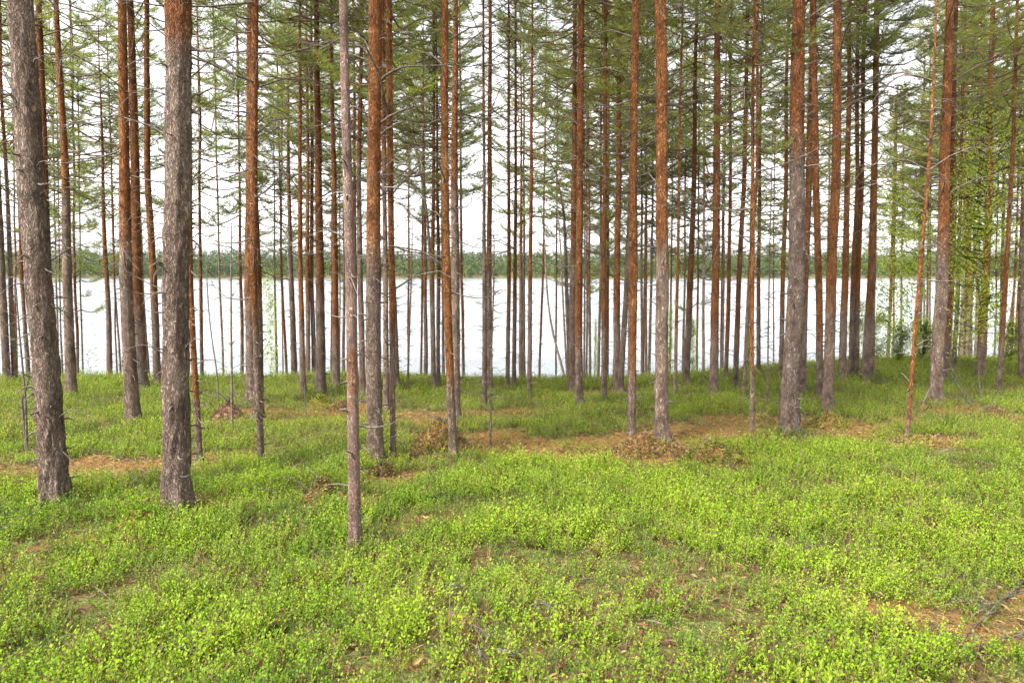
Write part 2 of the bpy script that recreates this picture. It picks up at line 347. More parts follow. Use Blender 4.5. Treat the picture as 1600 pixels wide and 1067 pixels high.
# ------------------------------------------------------------------ foliage
def needles(P, D, rng, per=12, ln=.06, wd=.0065, spread=1.5):
    """P (n,3) tuft tips, D (n,3) twig directions -> triangles"""
    n = len(P)
    P = np.repeat(P, per, 0); D = np.repeat(D, per, 0)
    back = rng.random((n * per, 1)) * .13
    s = P - D * back
    r = rng.normal(size=(n * per, 3)); d = D * .75 + r * spread * .6 + np.array([0, 0, .12]); d /= np.linalg.norm(d, axis=1)[:, None]
    k = np.cross(d, rng.normal(size=(n * per, 3))); k /= np.linalg.norm(k, axis=1)[:, None] + 1e-9
    L_ = ln * (.7 + .6 * rng.random((n * per, 1)))
    v = np.stack([s - k * wd * .5, s + k * wd * .5, s + d * L_], 1).reshape(-1, 3)
    return v, np.arange(n * per * 3).reshape(-1, 3)
def make_crown(seed, Lc=6.0, Rm=1.25, dens=1.0, young=False, per=10):
    rr = random.Random(seed); rg = np.random.default_rng(seed); mb = MB(); P = []; D = []; T = []
    z = 0.0
    tube(mb, [(0, 0, z_) for z_ in (0, Lc * .5, Lc * .85, Lc)], [.005, .012, .009, .004], 4, 1)
    while z < Lc - .15:
        f = z / Lc
        prof = (.75 + .9 * f if f < .3 else 1.0 - (f - .3) * 1.05)
        if young: prof = (.75 + .4 * f if f < .4 else .92 - (f - .4) * 1.25)
        prof = max(prof, .14)
        a0 = rr.random() * 6.28
        nb = rr.choice([1, 2, 2, 3]) if f < .25 else rr.choice([2, 2, 3, 4])
        for k in range(nb):
            if rr.random() > dens and f < .8: continue
            a = a0 + k * 6.283 / nb + rr.uniform(-.7, .7)
            Lb = Rm * prof * rr.uniform(.45, 1.35); el = -.10 + .9 * f ** 1.4 + rr.uniform(-.25, .25)
            n = 6; pts = []
            sway = rr.uniform(-.3, .3); up = rr.uniform(.05, .35)
            for i in range(n):
                q = i / (n - 1); aa = a + sway * q * q
                r_ = Lb * q * math.cos(el); zz = z + Lb * (q * math.sin(el) - .16 * math.sin(q * 3.14) * (1 - f) + up * q * q * q * .5)
                pts.append((r_ * math.cos(aa), r_ * math.sin(aa), zz))
            rb = .006 + .009 * Lb
            tube(mb, pts, [rb * (1 - .8 * i / (n - 1)) for i in range(n)], 4, 1)
            pa = np.array(pts)
            nt_ = int(6 + Lb * 18)
            for j in range(nt_):
                q = .38 + .62 * (j + rr.random() * .6) / nt_
                q = min(q, 1.0); i = min(int(q * (n - 1)), n - 2); fr = q * (n - 1) - i
                p = pa[i] * (1 - fr) + pa[i + 1] * fr; dd = pa[i + 1] - pa[i]; dd /= np.linalg.norm(dd)
                side = 1 if j % 2 else -1
                perp = np.array([-dd[1], dd[0], 0]) * side
                tl = (.12 + .30 * Lb * (1 - abs(q - .55)) * rr.uniform(.5, 1)) * (.8 if q < .95 else .3)
                d2 = dd * rr.uniform(.5, 1.0) + perp * rr.uniform(.4, 1.0) + np.array([0, 0, rr.uniform(-.1, .45)]); d2 /= np.linalg.norm(d2)
                e = p + d2 * tl
                tube(mb, [p, p + d2 * tl * .5 + np.array([0, 0, -.012]), e], [.0035, .003, .0015], 3, 1)
                P.append(e); D.append(d2); T.append(f)
                if tl > .18:
                    for sgn in (-1, 1):
                        d3 = d2 * .7 + np.cross(d2, [0, 0, 1]) * sgn * .7 + np.array([0, 0, .15]); d3 /= np.linalg.norm(d3)
                        P.append(p + d2 * tl * rr.uniform(.45, .75) + d3 * .09); D.append(d3); T.append(f)
        z += rr.uniform(.12, .34) if not young else rr.uniform(.09, .26)
    P.append(np.array([0, 0, Lc])); D.append(np.array([0, 0, 1.]))
    v, f_ = needles(np.array(P), np.array(D), rg, per=per)
    tn = np.repeat(rg.random(len(P)) * .65, per * 3)
    mb.add(v, f_, 0, tn)
    return mb.mesh('pine_crown', [M['needle'], M['twig']], smooth=False)
CROWNS = [make_crown(100 + i, 6.0, rm, d) for i, (rm, d) in enumerate([(1.35, .9), (1.6, .85), (1.2, 1.0), (1.8, .8), (1.45, 1.0), (1.1, .9)])]
YOUNG = [make_crown(200 + i, 4.0, rm, d, True) for i, (rm, d) in enumerate([(.75, .8), (.6, .65), (.9, .75), (.5, .9)])]

def make_leafy(seed, H, Rm, n_br, leaf=.045, dens=1.0, zlo=.15, droop=.0):
    rr = random.Random(seed); rg = np.random.default_rng(seed); mb = MB(); C = []; T = []
    for k in range(n_br):
        f = zlo + (1 - zlo) * (k + rr.random()) / n_br
        prof = max(math.sin(min(max((f - zlo) / (1 - zlo), 0.06), 1) * 2.6 + .35), .05) ** .6
        a = rr.random() * 6.28; Lb = Rm * max(prof, .15) * rr.uniform(.6, 1.15); el = rr.uniform(0, .5)
        pts = []
        for i in range(5):
            q = i / 4; pts.append((Lb * q * math.cos(a) * math.cos(el), Lb * q * math.sin(a) * math.cos(el), f * H + Lb * (q * math.sin(el) - droop * q * q)))
        tube(mb, pts, [.008 * (1 - .8 * i / 4) + .001 for i in range(5)], 4, 1)
        pa = np.array(pts); m_ = int(30 * dens * (.4 + Lb))
        for j in range(m_):
            q = rr.uniform(.4, 1) * 4; i = min(int(q), 3); p = pa[i] + (pa[i + 1] - pa[i]) * (q - i)
            off = np.array([rr.gauss(0, .16), rr.gauss(0, .16), rr.gauss(0, .09) - .04]) * (.8 + Lb * .5)
            C.append(p + off)
            if j % 4 == 0: tube(mb, [p, p + off], [.002, .0012], 3, 1)
    C = np.array(C); reps = 4; C = np.repeat(C, reps, 0) + rg.normal(size=(len(C) * reps, 3)) * .08
    n = len(C); d = rg.normal(size=(n, 3)) * [1, 1, .5]; d /= np.linalg.norm(d, axis=1)[:, None]
    k_ = np.cross(d, rg.normal(size=(n, 3)) * .5 + [0, 0, 1]); k_ /= np.linalg.norm(k_, axis=1)[:, None]
    s = leaf * (.6 + .7 * rg.random((n, 1)))
    v = np.stack([C - d * s * .5, C + k_ * s * .33, C + d * s * .5, C - k_ * s * .33], 1).reshape(-1, 3)
    mb.add(v, np.arange(n * 4).reshape(-1, 4), 0, np.repeat(rg.random(n) * .6, 4))
    return mb

# ------------------------------------------------------------------ trunks
def dead_branch(mb, rr, p, a, Lb, r0, el=0.0, mat=1, twigs=True):
    n = 5; pts = []; droop = rr.uniform(-.25, .35); sw = rr.uniform(-.5, .5)
    for i in range(n):
        q = i / (n - 1); aa = a + sw * q
        pts.append((p[0] + Lb * q * math.cos(aa) * math.cos(el) + rr.uniform(-1, 1) * .015 * Lb, p[1] + Lb * q * math.sin(aa) * math.cos(el),
                    p[2] + Lb * (q * math.sin(el) + .22 * math.sin(q * 3) * (1 if droop > 0 else -.4) - droop * q * q)))
    tube(mb, pts, [max(r0 * (1 - .85 * i / (n - 1)), .0012) for i in range(n)], 4, mat)
    if twigs and Lb > .3:
        for k in range(int(Lb * 6)):
            q = rr.uniform(.3, 1) * (n - 1); i = min(int(q), n - 2); fr = q - i
            s = np.array(pts[i]) * (1 - fr) + np.array(pts[i + 1]) * fr
            aa = a + rr.choice([-1, 1]) * rr.uniform(.4, 1.3); l_ = rr.uniform(.08, .3) * min(Lb, 1.2)
            e = s + np.array([math.cos(aa), math.sin(aa), rr.uniform(-.5, .5)]) * l_
            md = (s + e) / 2 + np.array([0, 0, rr.uniform(-.02, .03)])
            tube(mb, [s, md, e], [r0 * .35, r0 * .25, .001], 3, mat)

def make_pine(spec, seed):
    (label, wb_, wt, pts, tr_y, opt) = spec
    rr = random.Random(seed)
    bx, by = pts[0]
    Y = opt.get('D') or hit(bx, by) or rr.uniform(17.5, 20)
    scale = Y / FPX
    # horizontal offset of the axis at each height, in the world plane y = Y
    P = [at(x, y, Y) for x, y in pts]
    x0, _, z0 = P[0]
    if opt.get('D'):
        dx = (P[1][0] - P[0][0]) / (P[1][2] - P[0][2])
        for _ in range(6):
            zg = gz(x0, Y); x0 = P[0][0] + (zg - P[0][2]) * dx; 
        P[0] = (x0, Y, zg)
    z0 = gz(x0, Y); P[0] = (x0, Y, z0)
    zs = np.array([p[2] for p in P]) - z0; xs = np.array([p[0] for p in P]) - x0
    ztop_vis = zs[-1]
    rb, rt = wb_ * scale / 2, wt * scale / 2
    if opt.get('topped'): H = ztop_vis + (0 if opt.get('nocrown') else 1.3)
    else:
        H = opt.get('H') or max(3.5 + 52 * rb * 2, ztop_vis + max(1.5, rt * 2 * 50)); H = min(H, 19)
    step = .03 if Y < 7 else (.05 if Y < 10 else .11)
    n = int(H / step) + 2; z = np.linspace(-.12, H, n)
    sl = (xs[-1] - xs[-2]) / max(zs[-1] - zs[-2], .3)
    x = np.interp(z, zs, xs); over = z > zs[-1]; x[over] = xs[-1] + (z[over] - zs[-1]) * sl * .6
    kz = max(int(.5 / step), 1); ker = np.hanning(2 * kz + 3); ker /= ker.sum()
    xp = np.concatenate([np.full(kz + 1, x[0]), x, x[-1] + (np.arange(kz + 1) + 1) * (x[-1] - x[-2])]); x = np.convolve(xp, ker, 'valid')[:n]
    yv = (noise(z * .5, seed * 3.3, 0, 4) - .5) * .10; yv -= yv[2]; xw = (noise(z * .8, seed * 7.1, 0, 8) - .5) * min(.05, 1.2 * scale); x = x + xw - xw[2] * np.exp(-z)
    r = np.interp(z, [0, ztop_vis, H], [rb, rt, min(.012, rt * .5)]) if not opt.get('topped') else np.interp(z, [0, ztop_vis * .7, H], [rb, rt, .004])
    r = r * (1 + .38 * np.exp(-np.maximum(z, 0) / (.05 + 1.2 * rb)))
    sides = 52 if Y < 7 else (18 if Y < 11 else 10)
    a = np.arange(sides) * 2 * math.pi / sides
    rough = opt.get('rough', 1.35); k1 = 1 / max(rb, .03)
    ca, sa = np.cos(a)[None, :], np.sin(a)[None, :]
    zz = z[:, None]
    nn = fbm(ca * 2.3 + seed, sa * 2.3, zz * 1.6, 5, 2) - .5
    fur = np.abs(noise(ca * 4.5 + seed, sa * 4.5, zz * 5, 6) - .5) * 2; fine = noise(ca * 6 + seed, sa * 6, zz * 16, 9) - .5
    low = np.exp(-np.maximum(zz, 0) / 3.0)
    rr_ = r[:, None] * (1 + rough * (nn * .14 + (fur - .4) * .11 * (.35 + low) + fine * .09) + .26 * np.exp(-np.maximum(zz, 0) / .10) * np.cos(a[None, :] * 5 + seed))
    v = np.stack([x[:, None] + rr_ * ca, yv[:, None] + rr_ * sa, zz + 0 * rr_], -1).reshape(-1, 3)
    i = np.arange(n - 1)[:, None] * sides; j = np.arange(sides)[None, :]; j2 = (j + 1) % sides
    f = np.stack([i + j, i + j2, i + sides + j2, i + sides + j], -1).reshape(-1, 4)
    zt = at(800, tr_y + (35 if 7.5 < Y and tr_y < 520 else 0), Y)[2] - z0 if tr_y is not None else 99
    tone_ = np.clip((z - zt) / max(1.2, .1 * Y) + .5, 0, 1.0)
    if Y > 7.5 and tr_y is not None: tone_ = .26 + .74 * tone_
    tone_ = np.repeat(tone_, sides)
    for (pxa, pya, pyb, wa) in opt.get('patch', []):      # bare orange patches where the outer bark has come off
        za, zb = at(800, pya, Y)[2] - z0, at(800, pyb, Y)[2] - z0; am_ = np.tile(np.cos(a - pxa), n); zv = np.repeat(z, sides)
        tone_ = np.maximum(tone_, .55 * sstep(wa, wa + .5, am_ + .5 * (noise(zv * 9, am_ * 2, seed, 3) - .5)) * sstep(zb - .04, zb + .04, zv) * (1 - sstep(za - .04, za + .04, zv)))
    mb = MB(); mb.add(v, f, 0, tone_)
    bm_ = M['smooth_bark'] if opt.get('smooth') else M['bark']
    root = empty(opt.get('name', 'pine_tree'), (x0, Y, z0), label, opt.get('cat', 'pine tree'), opt.get('group', 'pines between the clearing and the lake'))
    # knots, stubs and dead branches grow from the trunk
    fx_ = lambda h: (float(np.interp(h, z, x)), float(np.interp(h, z, yv)), h); frd = lambda h: float(np.interp(h, z, r))
    vis = min(ztop_vis + .4, H * .95); spk = opt.get('stubs', 1.0)
    h = .25
    while h < vis:
        for _ in range(rr.choice([1, 2, 3])):
            aa = rr.random() * 6.28; p = fx_(h + rr.uniform(-.06, .06)); rd = frd(h) * .8
            p = (p[0] + rd * math.cos(aa), p[1] + rd * math.sin(aa), p[2])
            q = rr.random()
            Lb = rr.uniform(.03, .09) + rd * .8 if q < .6 else rr.uniform(.12, .32)
            dead_branch(mb, rr, p, aa, Lb, min(.007 + rd * .06, .014) if q < .6 else .0065, rr.uniform(-.5, .35), 1, False)
        h += rr.uniform(.07, .2) / spk
    # long bare limbs, more of them higher up
    h = opt.get('dead0', .35) * vis
    nl = 0
    while h < vis + .5 and h < H * .8 and not opt.get('nolimbs'):
        for _ in range(rr.choice([1, 1, 2])):
            aa = rr.random() * 6.28; p = fx_(h)
            Lb = rr.uniform(.35, .9) * (0.6 + .35 * h) * opt.get('limb', 1.0)
            dead_branch(mb, rr, p, aa, min(Lb, 1.9), .0055 + .004 * min(Lb, 1.5), rr.uniform(-.25, .3))
        h += rr.uniform(.22, .55)
    trunk = mb.obj('trunk', [bm_, M['dead']], root)
    for seg in opt.get('limbs', []):
        bb = MB(); q = [at(x_, y_, Y) for x_, y_ in seg]
        q = [np.array([c[0] - x0, (i_ / (len(q) - 1)) * rr.uniform(-.25, .1), c[2] - z0]) for i_, c in enumerate(q)]
        m_ = 9; tt = np.linspace(0, len(q) - 1, m_); qq = np.array(q)
        pp = np.stack([np.interp(tt, range(len(q)), qq[:, k]) for k in range(3)], 1); pp[1:-1] = (pp[:-2] + 2 * pp[1:-1] + pp[2:]) / 4
        pp[1:, 2] += np.array([rr.uniform(-.008, .008) for _ in range(m_ - 1)])
        Lb = np.linalg.norm(pp[-1] - pp[0]); r0 = .006 + .012 * min(Lb, 1.2)
        tube(bb, pp, np.linspace(r0, r0 * .3, m_), 6, 0)
        for k in range(int(3 + Lb * 5)):
            s = pp[rr.randrange(3, m_)]; e = s + np.array([rr.uniform(-.2, .25) * np.sign(pp[-1][0] - pp[0][0]), rr.uniform(-.2, .2), rr.uniform(-.15, .15)]) * min(1, Lb + .3)
            tube(bb, [s, (s + e) / 2 + [0, 0, .01], e], [r0 * .3, r0 * .25, .001], 3, 0)
        bb.obj('branch', [M['dead']], root)
    # live crown
    if not opt.get('nocrown'):
        c0 = opt['crown'] if 'crown' in opt else (H * rr.uniform(.48, .58))
        if 'cy' in opt: c0 = at(bx, opt['cy'], Y)[2] - z0
        c0 = min(c0, H - 1.2); Lc = H - c0
        yg = opt.get('young', H < 8.5)
        me = rr.choice(YOUNG if yg else CROWNS); base = 4.0 if yg else 6.0
        o = bpy.data.objects.new('crown', me); COL.objects.link(o); o.parent = root
        pa_, pb_ = fx_(c0), fx_(H); dv = Vector((pb_[0] - pa_[0], pb_[1] - pa_[1], pb_[2] - pa_[2]))
        o.location = pa_; s = Lc / base
        o.rotation_euler = (dv.to_track_quat('Z', 'Y').to_matrix() @ Matrix.Rotation(rr.random() * 6.28, 3, 'Z')).to_euler()
        sx = opt.get('cw', 1.0) * (s ** .5 if s > 1 else max(s, .4)); o.scale = (sx, sx, s)
    return root

G2 = 'slim pines on the slope down to the lake'
def T(label, wb_, wt, pts, tr_y=430, **o): return (label, wb_, wt, pts, tr_y, o)
TREES = [
 # near trunks
 T('thick grey-barked pine leaning outward with a bumpy trunk, nearest the left edge', 38, 34, [(86,790),(76,650),(57,434),(47,280),(30,0)], None, limbs=[[(22,85),(8,68),(-6,55)],[(24,155),(12,150),(-4,144)],[(56,290),(75,288),(92,290),(112,293)],[(30,300),(14,292),(-4,287)],[(52,98),(68,97),(88,101)],[(70,470),(85,480),(100,492)]], nolimbs=True),
 T('thickest straight pine, grey furrowed bark turning orange only at the top of the picture', 40, 36, [(276,795),(276,600),(276,434),(280,280),(279,0)], 50, limbs=[[(274,66),(276,40),(290,24),(303,16)],[(299,78),(330,80),(352,92),(388,128)],[(299,90),(325,95),(345,105),(362,120)],[(299,152),(315,144),(340,141),(374,148)],[(290,222),(280,224),(279,232),(293,246)]], nolimbs=True),
 T('slender pinkish-grey young trunk with a torn orange patch, closest trunk to the camera', 20, 12, [(555,862),(553,700),(550,434),(545,280),(538,0)], None, smooth=True, rough=.45, stubs=.7, nolimbs=True, H=8.5, patch=[(-1.4, 540, 618, .0), (-1.9, 618, 650, .5)]),
 T('stout pine, scaly grey foot and bright orange upper trunk, just beside the pinkish young one', 25, 19, [(587,725),(584,600),(584,434),(584,280),(587,0)], 400, limbs=[[(594,128),(615,112),(650,106),(712,109)],[(594,192),(615,180),(640,172),(655,167)],[(593,212),(615,200),(640,190)],[(594,292),(620,294),(650,300),(678,322)],[(582,45),(575,20),(558,-4)],[(581,84),(572,66),(556,50)],[(584,160),(577,130),(556,98)]], nolimbs=True),
 T('straight medium pine with reddish upper trunk, foot on a bare brown needle patch', 21, 17, [(1034,690),(1034,560),(1036,434),(1035,280),(1034,0)], 330, limbs=[[(1042,20),(1055,12),(1072,4)],[(1042,74),(1050,62),(1058,48)],[(1043,148),(1055,134),(1070,127),(1088,125)],[(1027,205),(1015,198),(998,192)],[(1042,204),(1050,194),(1059,184)],[(1042,150),(1030,152),(1024,154)],[(1033,30),(1032,12),(1020,-3)]], nolimbs=True),
 T('large pine with deeply cracked grey lower bark flaring at its foot, beside a brown hummock', 30, 18, [(1233,678),(1235,600),(1243,434),(1244,280),(1247,0)], 170, rough=1.7, limbs=[[(1256,34),(1275,20),(1302,8)],[(1240,165),(1234,156),(1230,148)],[(1255,112),(1262,100),(1278,97),(1292,88)],[(1250,264),(1270,258),(1300,256)],[(1236,86),(1228,78),(1222,76)]], nolimbs=True),
 T('grey-footed sturdy pine with a reddish top, a fallen thin bough leaning against its foot', 20, 11, [(1462,632),(1464,560),(1468,434),(1476,280),(1483,0)], 330, limbs=[[(1482,208),(1500,196),(1520,190),(1542,187)],[(1488,88),(1505,82),(1522,84),(1546,98)],[(1478,493),(1490,492),(1502,491)]], dead0=.5),
 T('dark pine with two-toned trunk right of the thickest grey pine, foot near a brush heap', 17, 11, [(393,630),(391,520),(389,434),(388,280),(388,0)], 420),
 T('pine with orange trunk and narrow grey foot, overlapping two others right of the brush heap', 10, 11, [(408,730),(405,600),(400,434),(398,280),(398,0)], 500),
 T('pine with broad dark foot mostly hidden behind the narrow-footed orange one', 17, 8, [(404,657),(403,520),(400,434),(396,280),(394,0)], 420),
 T('thin brick-red stem growing close behind the thickest pine', 10, 6, [(312,725),(306,580),(301,434),(298,280),(292,0)], 640),
 T('pine with orange upper trunk and dark flared foot standing on red litter', 21, 12, [(208,662),(203,560),(198,434),(193,280),(188,0)], 330),
 T('brown pine directly right of the red-littered one, thick at the foot', 17, 9, [(223,612),(219,520),(215,434),(213,280),(206,0)], 430),
 T('slim reddish pine between the brown pair and the thickest grey pine', 12, 7, [(246,603),(242,434),(232,280),(229,0)], 420),
 T('dark purple-brown pine leaning outward right of the leaning grey trunk', 16, 7, [(112,620),(105,434),(98,280),(87,0)], 250),
 T('orange-brown pine half hidden behind the leaning grey trunk, many twigs', 10, 8, [(86,640),(76,434),(69,280),(62,0)], 400),
 T('dark pine trunk cut by the left edge', 11, 9, [(11,597),(3,434),(-5,280),(-22,0)], 200),
 T('thin dark pine just inside the left edge', 8, 3, [(23,596),(16,434),(8,280),(-2,0)], 200, cy=80),
 T('young pine with sparse green top standing alone before the lake', 9, 4, [(171,592),(165,434),(159,280),(154,90)], 400, topped=True, cy=330, cw=1.5),
 # middle group
 T('dark green-brown pine with top of needles left of a thin red pine', 11, 5, [(460,581),(455,434),(451,280),(450,100)], 300, cy=260, topped=True, cw=1.3),
 T('slender dark pine with straight red-brown stem and dark foot', 10, 3, [(474,623),(469,434),(469,280),(468,0)], 460),
 T('very slim rusty pine, first of two behind the big-footed orange pine', 8, 3, [(481,591),(479,434),(480,280),(478,0)], 420),
 T('very slim rusty pine, second of two behind the big-footed orange pine', 8, 3, [(491,592),(487,434),(488,280),(486,0)], 420),
 T('orange pine with dark flared foot left of the moss-flecked orange pine', 16, 7, [(501,615),(499,434),(497,280),(496,0)], 400),
 T('orange pine with a yellow-green lichen streak on its trunk', 12, 4, [(525,607),(523,434),(521,280),(518,0)], 480),
 T('nearly black pine stem squeezed between the pinkish trunk and the stout orange pine', 10, 5, [(567,617),(563,434),(562,280),(566,0)], 200),
 T('slim pine with orange stem and thin grey foot just right of the stout orange pine', 9, 10, [(614,716),(612,560),(611,434),(609,280),(606,0)], 520),
 T('dark pine showing behind the slim grey-footed one beside the stout orange pine', 10, 6, [(620,606),(614,434),(610,280),(601,0)], 350),
 T('thin bluish-dark stem hugging the stout orange pine on its lake side', 9, 5, [(604,640),(602,434),(600,280),(596,0)], 200),
 T('leafless dark spruce pole with short twigs above a low green bush', 3.5, 2, [(637,608),(640,500),(643,434),(645,340)], None, topped=True, nocrown=True, limb=.35, name='spruce_pole', cat='young spruce'),
 T('red-brown slim pine, first of three left of the tall touching pair', 7, 4, [(665,580),(665,434),(663,280),(661,150)], 420, topped=True, cy=330),
 T('dark slim pine, middle of three left of the tall touching pair', 8, 3, [(678,608),(676,434),(677,280),(678,0)], 400, cy=200),
 T('slim brown pine, nearest of three to the tall touching pair', 7, 4, [(685,604),(685,434),(683,280),(682,100)], 400, topped=True, cy=330, cw=1.4),
 T('orange member of the tall touching pair, its narrow foot set before a brown mound', 13, 10, [(709,712),(704,600),(699,434),(696,280),(696,0)], 600),
 T('grey lichen-spotted member of the tall touching pair', 17, 7, [(711,655),(711,434),(710,280),(712,0)], 250),
 T('thin dark straight pine, first of the pair standing against open water', 8, 3, [(757,640),(757,434),(756,280),(755,0)], 150, cy=-200, limb=.6),
 T('brown straight pine, stronger of the pair standing against open water', 10, 5, [(765,612),(764,434),(765,280),(766,0)], 380, cy=-60),
 T('dead leaning wand of a stem crossing in front of the open-water pair', 3.5, 2.5, [(766,700),(768,560),(772,434),(771,345)], None, topped=True, nocrown=True, limb=.3, name='dead_sapling', cat='dead sapling'),
 T('brown slim pine, leftmost of four in a row before bright water', 7, 3, [(793,609),(796,434),(795,280),(795,0)], 430, cy=60),
 T('brown slim pine, second of four in a row before bright water', 7, 3, [(803,605),(805,434),(806,280),(805,0)], 430, cy=120),
 T('short-footed slim pine, third of four in a row before bright water', 7, 3, [(814,584),(814,434),(815,280),(814,60)], 380, topped=True, cy=330),
 T('purple-dark slim pine, last of four in a row before bright water', 8, 3, [(827,620),(828,434),(830,280),(832,0)], 400, cy=-120, limb=.5),
 T('orange pine, brighter of the two touching trunks right of the bowed saplings', 12, 10, [(905,638),(904,434),(906,280),(907,0)], 520, dead0=.3),
 T('dark companion trunk touching the bright orange pine on its left flank', 13, 6, [(894,613),(896,434),(898,280),(899,0)], 350),
 T('dark trunk leaning over toward the water behind the touching orange pair', 9, 4, [(892,600),(885,450),(882,330),(868,262),(842,228)], None, topped=True, nocrown=True),
 T('slim brown pine with straight stem between the orange pair and a forked-looking pair', 9, 5, [(944,628),(943,434),(946,280),(946,0)], 460),
 T('brown pine sharing its foot with a leaning neighbour', 12, 6, [(965,612),(963,434),(966,280),(967,0)], 440),
 T('pine leaning away from the shared foot, grey and slightly tilted', 10, 5, [(969,614),(974,520),(980,434),(985,280),(990,100)], 200),
 T('orange twiggy pine just left of the straight medium pine', 11, 11, [(987,680),(989,560),(992,434),(991,280),(994,0)], 560),
 T('dark red stem peeping out behind the orange twiggy pine', 8, 4, [(984,655),(985,434),(986,280),(988,100)], 420),
 T('thin red pine right of the straight medium pine, dark kinked foot', 6, 3, [(1055,622),(1058,434),(1061,280),(1066,0)], 470, cy=60),
 T('brown-footed orange pine leaning slightly, right of the thin red one', 11, 4.5, [(1072,601),(1079,434),(1083,280),(1089,0)], 430),
 T('dark red-trunked pine with sturdy foot amid green bilberry', 14, 9, [(1115,617),(1118,434),(1121,280),(1123,0)], 470),
 T('slim bright orange pine right of the sturdy dark red one', 7, 4, [(1134,594),(1138,434),(1141,280),(1141,100)], 520, cy=250),
 T('slim orange pine with brown foot, tilting toward a sunlit thin trunk', 9, 5, [(1149,612),(1154,434),(1161,280),(1166,0)], 470),
 T('crooked grey-footed stem rising behind the thin sunlit orange trunk', 6, 4, [(1162,626),(1167,520),(1171,434),(1181,280),(1184,0)], 420, cy=120),
 T('thin sunlit orange trunk with knobbly grey foot on an orange mound', 7, 4, [(1176,673),(1175,560),(1177,434),(1179,280),(1180,0)], 560),
 T('slim near-black pine between the sunlit thin trunk and the cracked-bark pine', 7, 3, [(1185,585),(1186,434),(1188,280),(1190,0)], 420, cy=150),
 T('thin greenish wand of a pine standing alone in bilberry', 3, 2, [(1198,645),(1200,560),(1201,434),(1203,330)], None, topped=True, cy=420, cw=1.0, limb=.3),
 T('orange-brown slim pine left of the cracked-bark pine', 8, 5, [(1220,592),(1224,434),(1228,280),(1229,130)], 440, cy=230),
 T('brown pine half behind the cracked-bark pine', 11, 8, [(1253,618),(1260,434),(1265,280),(1270,0)], 430),
 T('orange pine joined low to the sight line of the two-tone sturdy pine', 11, 9, [(1281,626),(1278,434),(1275,280),(1272,0)], 520),
 T('sturdy pine with brown foot and rusty top above a mossy hummock', 17, 11, [(1292,646),(1296,560),(1299,434),(1304,280),(1307,0)], 420),
 T('mid-sized brown pine right of the rusty-topped sturdy pine', 12, 5, [(1316,600),(1321,434),(1325,280),(1326,0)], 430),
 T('brown pine, left half of a tight twin', 8, 5, [(1329,598),(1334,434),(1341,280),(1343,0)], 420, cy=150),
 T('brown pine, right half of a tight twin', 8, 5, [(1338,598),(1341,434),(1346,280),(1349,0)], 420, cy=150),
 T('dark red pine leaning slightly, last stout trunk before the leafy thicket', 12, 6, [(1351,601),(1360,434),(1366,280),(1368,0)], 440, cw=1.2),
 T('dark shadowed pine behind the slightly leaning dark red one', 9, 5, [(1361,594),(1366,434),(1370,280),(1373,100)], 250),
 T('thin leaning pink-brown pine whose foot stands on an orange moss patch', 7, 3, [(1417,685),(1426,590),(1441,434),(1452,280),(1465,0)], 640, cy=-200, limb=.7),
 T('rusty pine closely behind the grey-footed sturdy pine', 11, 5, [(1476,597),(1483,434),(1490,280),(1493,0)], 470),
 T('dark red pine rising through pale green birch leaves', 13, 6, [(1532,592),(1538,434),(1545,280),(1549,0)], 470),
 T('slim red pine with pale leaves round its stem, towards the right edge', 8, 4, [(1561,617),(1569,434),(1577,280),(1588,0)], 480),
 T('dark trunk cut by the right edge', 11, 8, [(1597,597),(1600,434),(1606,280),(1615,0)], 300),
 T('slim purple pine behind the grey-footed sturdy pine, right side', 7, 4, [(1490,581),(1496,434),(1500,280),(1504,100)], 300),
]
FAR = [  # slim stems that stand on the slope beyond the crest; x at foot, x at y=434, x higher, width, depth
 (98,95,93,3,22),(129,125,122,3,24),(183,178,174,3,23),(316,314,311,6,20),(378,376,373,6,21),(432,429,427,4.5,21),(442,441,441,2.5,24),
 (922,921,920,5,20),(913,914,914,4,21),(935,939,940,5,21),(1003,1003,1002,5,23),(1009,1010,1010,5,22),(1014,1018,1021,5,23),(1067,1070,1073,4.5,23),
 (1089,1091,1093,4,24),(1099,1100,1101,5,21.5),(1127,1129,1130,4,24),(1208,1209,1210,2.5,24),(1301,1304,1306,4,25),(1395,1397,1400,3.5,24),(1409,1410,1412,4,25),(1442,1443,1446,4,24),
 (1447,1449,1452,3.5,25),(1452,1453,1455,4,24),(1503,1505,1508,6,23),(1509,1515,1520,6,23),(1516,1520,1526,5,24),(1553,1557,1561,3,24),(1578,1586,1592,4,23),(1568,1584,1596,4,24),(692,693,694,5,24),(530,531,531,3,25)]
for i, sp in enumerate(TREES): make_pine(sp, 10 + i)
for i, (xa, xb, xc, wd, D) in enumerate(FAR):
    rr = random.Random(900 + i)
    make_pine(T('slim pine stem on the slope just before the lake', wd, wd * .45, [(xa, 585), (xb, 434), (xc, rr.uniform(90, 240))], rr.choice([420, 300, 480]), D=D, topped=wd < 4.6, crown=rr.uniform(3.0, 5.0) if wd < 4.6 else rr.uniform(4.5, 7), group=G2, young=wd < 4.6, cw=1.2, limb=.5, **({} if wd < 4.6 else {'H': rr.uniform(12, 15)})), 600 + i)
